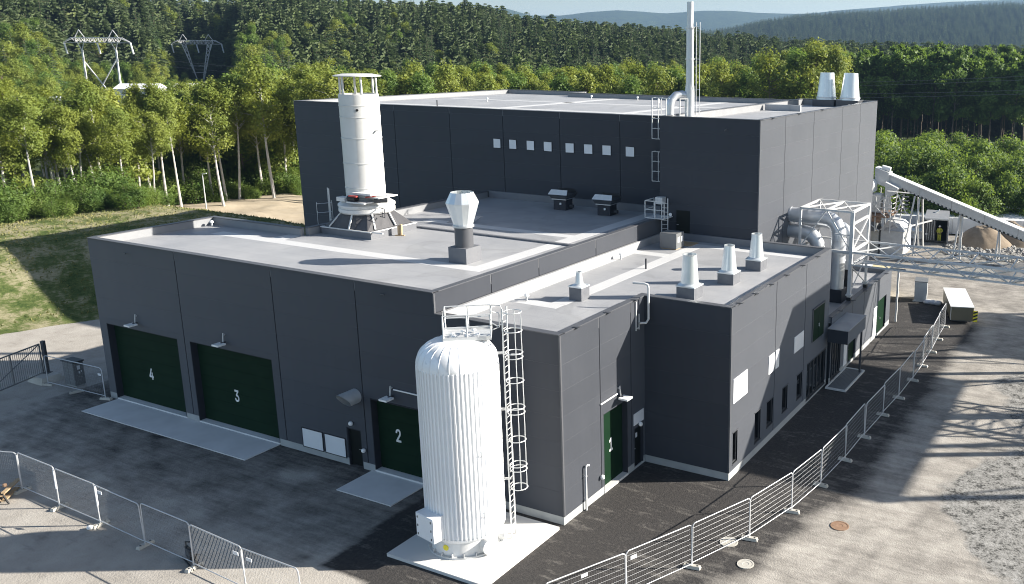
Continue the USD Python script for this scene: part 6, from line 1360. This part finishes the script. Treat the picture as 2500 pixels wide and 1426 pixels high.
# ------------------------------------------------------------------ pylons, lines, sheds
def pylon(name, label, x, y, H, span, two_leg, ang):
    T = thing(name, label, 'pylon', (x, y, float(ground_z(x, y))), ang)
    hs = span/2; zc = H*0.86; dz = H*0.055; w = 0.2
    for y_ in (-0.7, 0.7):
        part(T, 'cross_arm', MB().bar((-hs, 0, zc), (hs, 0, zc), w).bar((-hs*0.7, y_, zc+dz), (hs*0.7, y_, zc+dz), w*0.8).bar((-hs, 0, zc), (-hs*0.7, y_, zc+dz), w*0.8).bar((hs, 0, zc), (hs*0.7, y_, zc+dz), w*0.8), 'white_steel')
        n = 10
        lac = MB()
        for k in range(n):
            a, b = -hs*0.7+k*1.4*hs/n, -hs*0.7+(k+1)*1.4*hs/n
            lac.bar((a, y_, zc+dz), ((a+b)/2, 0, zc), 0.1).bar(((a+b)/2, 0, zc), (b, y_, zc+dz), 0.1)
        part(T, 'arm_lacing', lac, 'white_steel', kind='stuff')
    for s_ in (-1, 1):
        px_ = s_*hs*0.5
        part(T, 'peak', MB().bar((px_-1.4, 0, zc+dz), (px_, 0, H), 0.14).bar((px_+1.4, 0, zc+dz), (px_, 0, H), 0.14).bar((px_-1.4, 0, zc+dz), (px_+0.2, 0, zc-2.2), 0.13).bar((px_+1.4, 0, zc+dz), (px_+0.2, 0, zc-2.2), 0.13), 'white_steel')
        if two_leg:
            part(T, 'leg', MB().bar((px_+0.2, 0, zc-2.0), (px_-0.9, 1.8, 0), 0.34), 'white_steel'); part(T, 'leg', MB().bar((px_+0.3, 0, zc-2.0), (px_+1.1, -1.8, 0), 0.34), 'white_steel')
            part(T, 'brace', MB().bar((px_, 0, zc-4.5), (-px_*0.9, 0, 3.5), 0.24), 'white_steel')
        else:
            part(T, 'leg', MB().bar((px_-0.7, 0, zc), (s_*0.7, 0, 7), 0.2).bar((px_+0.7, 0, zc), (s_*1.0, 0, 7), 0.2).bar((s_*0.8, 0.9, 7), (s_*2.4, 1.8, 0), 0.2).bar((s_*0.8, -0.9, 7), (s_*2.4, -1.8, 0), 0.2), 'white_steel')
            lac = MB()
            for k in range(9):
                t0, t1 = k/9, (k+1)/9
                q = lambda t, e: A_([(px_+e*0.7)*(1-t)+s_*0.85*t, 0, zc*(1-t)+7*t])
                lac.bar(q(t0, -1), q(t1, 1), 0.1).bar(q(t0, 1), q(t1, -1), 0.1)
            part(T, 'leg_lacing', lac, 'white_steel', kind='stuff')
    if not two_leg: part(T, 'brace', MB().bar((-2.6, 0, 10.5), (2.6, 0, 10.5), 0.14).bar((-3.4, 0, 12.8), (3.4, 0, 12.8), 0.14), 'white_steel')
    for q in (-1, 0, 1):
        part(T, 'insulator', MB().tube([(q*hs*0.98, 0, zc-0.1), (q*hs*0.98+0.5, 0, zc-3.0)], 0.22, 8), 'insulator')
x, y = at_polar(238, 300); pylon('power_pylon', 'white two legged power pylon with crossed braces, nearer one at left', x, y, row_z(238, 73, 300)-float(ground_z(x, y)), 19.0, True, 0.42)
x, y = at_polar(480, 372); pylon('power_pylon', 'white v shaped lattice power pylon, farther one', x, y, row_z(480, 84, 372)-float(ground_z(x, y)), 18.6, False, 0.42)
for i, (uA, vA, rA, uB, vB, rB) in enumerate(((1340, 214, 235, 2620, 226, 140), (1340, 204, 235, 2620, 217, 140), (1360, 196, 240, 2620, 190, 145), (1360, 188, 240, 2620, 181, 145), (300, 150, 298, 1340, 214, 235), (170, 122, 296, 1340, 204, 235))):
    (xa, ya), (xb, yb) = at_polar(uA, rA), at_polar(uB, rB)
    pa, pb = A_([xa, ya, row_z(uA, vA, rA)]), A_([xb, yb, row_z(uB, vB, rB)])
    t = np.linspace(0, 1, 26)[:, None]; P = pa*(1-t)+pb*t; P[:, 2] -= 4*1.5*(t*(1-t))[:, 0]
    lab = ('lowest power line crossing the trees at right', 'second lowest power line crossing the trees at right', 'third power line up crossing the trees at right', 'uppermost power line crossing the trees at right', 'power line from the near pylon toward the hall', 'power line from the left end of the near pylon arm')[i]
    single('power_line', MB().tube(P, 0.035, 5), 'dark_steel', lab, 'power line')
for lab, u, r, L_s, ang in (('long low pale shed roof between the pylons', 330, 255, 9, 0.5), ('pale low shed roof left of the far pylon', 450, 262, 6, 0.5), ('pale low shed among the trees at far left', 130, 235, 8, 0.4)):
    x, y = at_polar(u, r); z = float(ground_z(x, y))
    T = thing('far_shed', lab, 'shed', (x, y, z), ang)
    hz_ = row_z(u, 204 if u > 200 else 236, r) - z
    part(T, 'wall', bx(-L_s/2, L_s/2, -3, 3, 0, max(2.5, hz_-1.2)), 'far_paint')
    part(T, 'roof', MB().add([(-L_s/2-0.3, -3.4, hz_-1.2), (L_s/2+0.3, -3.4, hz_-1.2), (L_s/2+0.3, 3.4, hz_-1.2), (-L_s/2-0.3, 3.4, hz_-1.2), (-L_s/2-0.3, 0, hz_), (L_s/2+0.3, 0, hz_)], [(0, 1, 5, 4), (2, 3, 4, 5), (0, 4, 3, 0), (1, 2, 5, 1)]), 'white_board')
# ------------------------------------------------------------------ air
usdkit.material(stage, '/World/Looks/air', {'v': ('principled_volume', {'color': (0.42, 0.66, 1.0), 'density': 0.00008, 'anisotropy': 0.3})}, [], volume='v.volume')
p = part('/World', 'haze', bx(-17000, 17000, -17000, 17000, -4, 330), 'air'); tag(stage.GetPrimAtPath(p), 'thin blue summer haze over the whole valley', 'haze', kind='stuff')
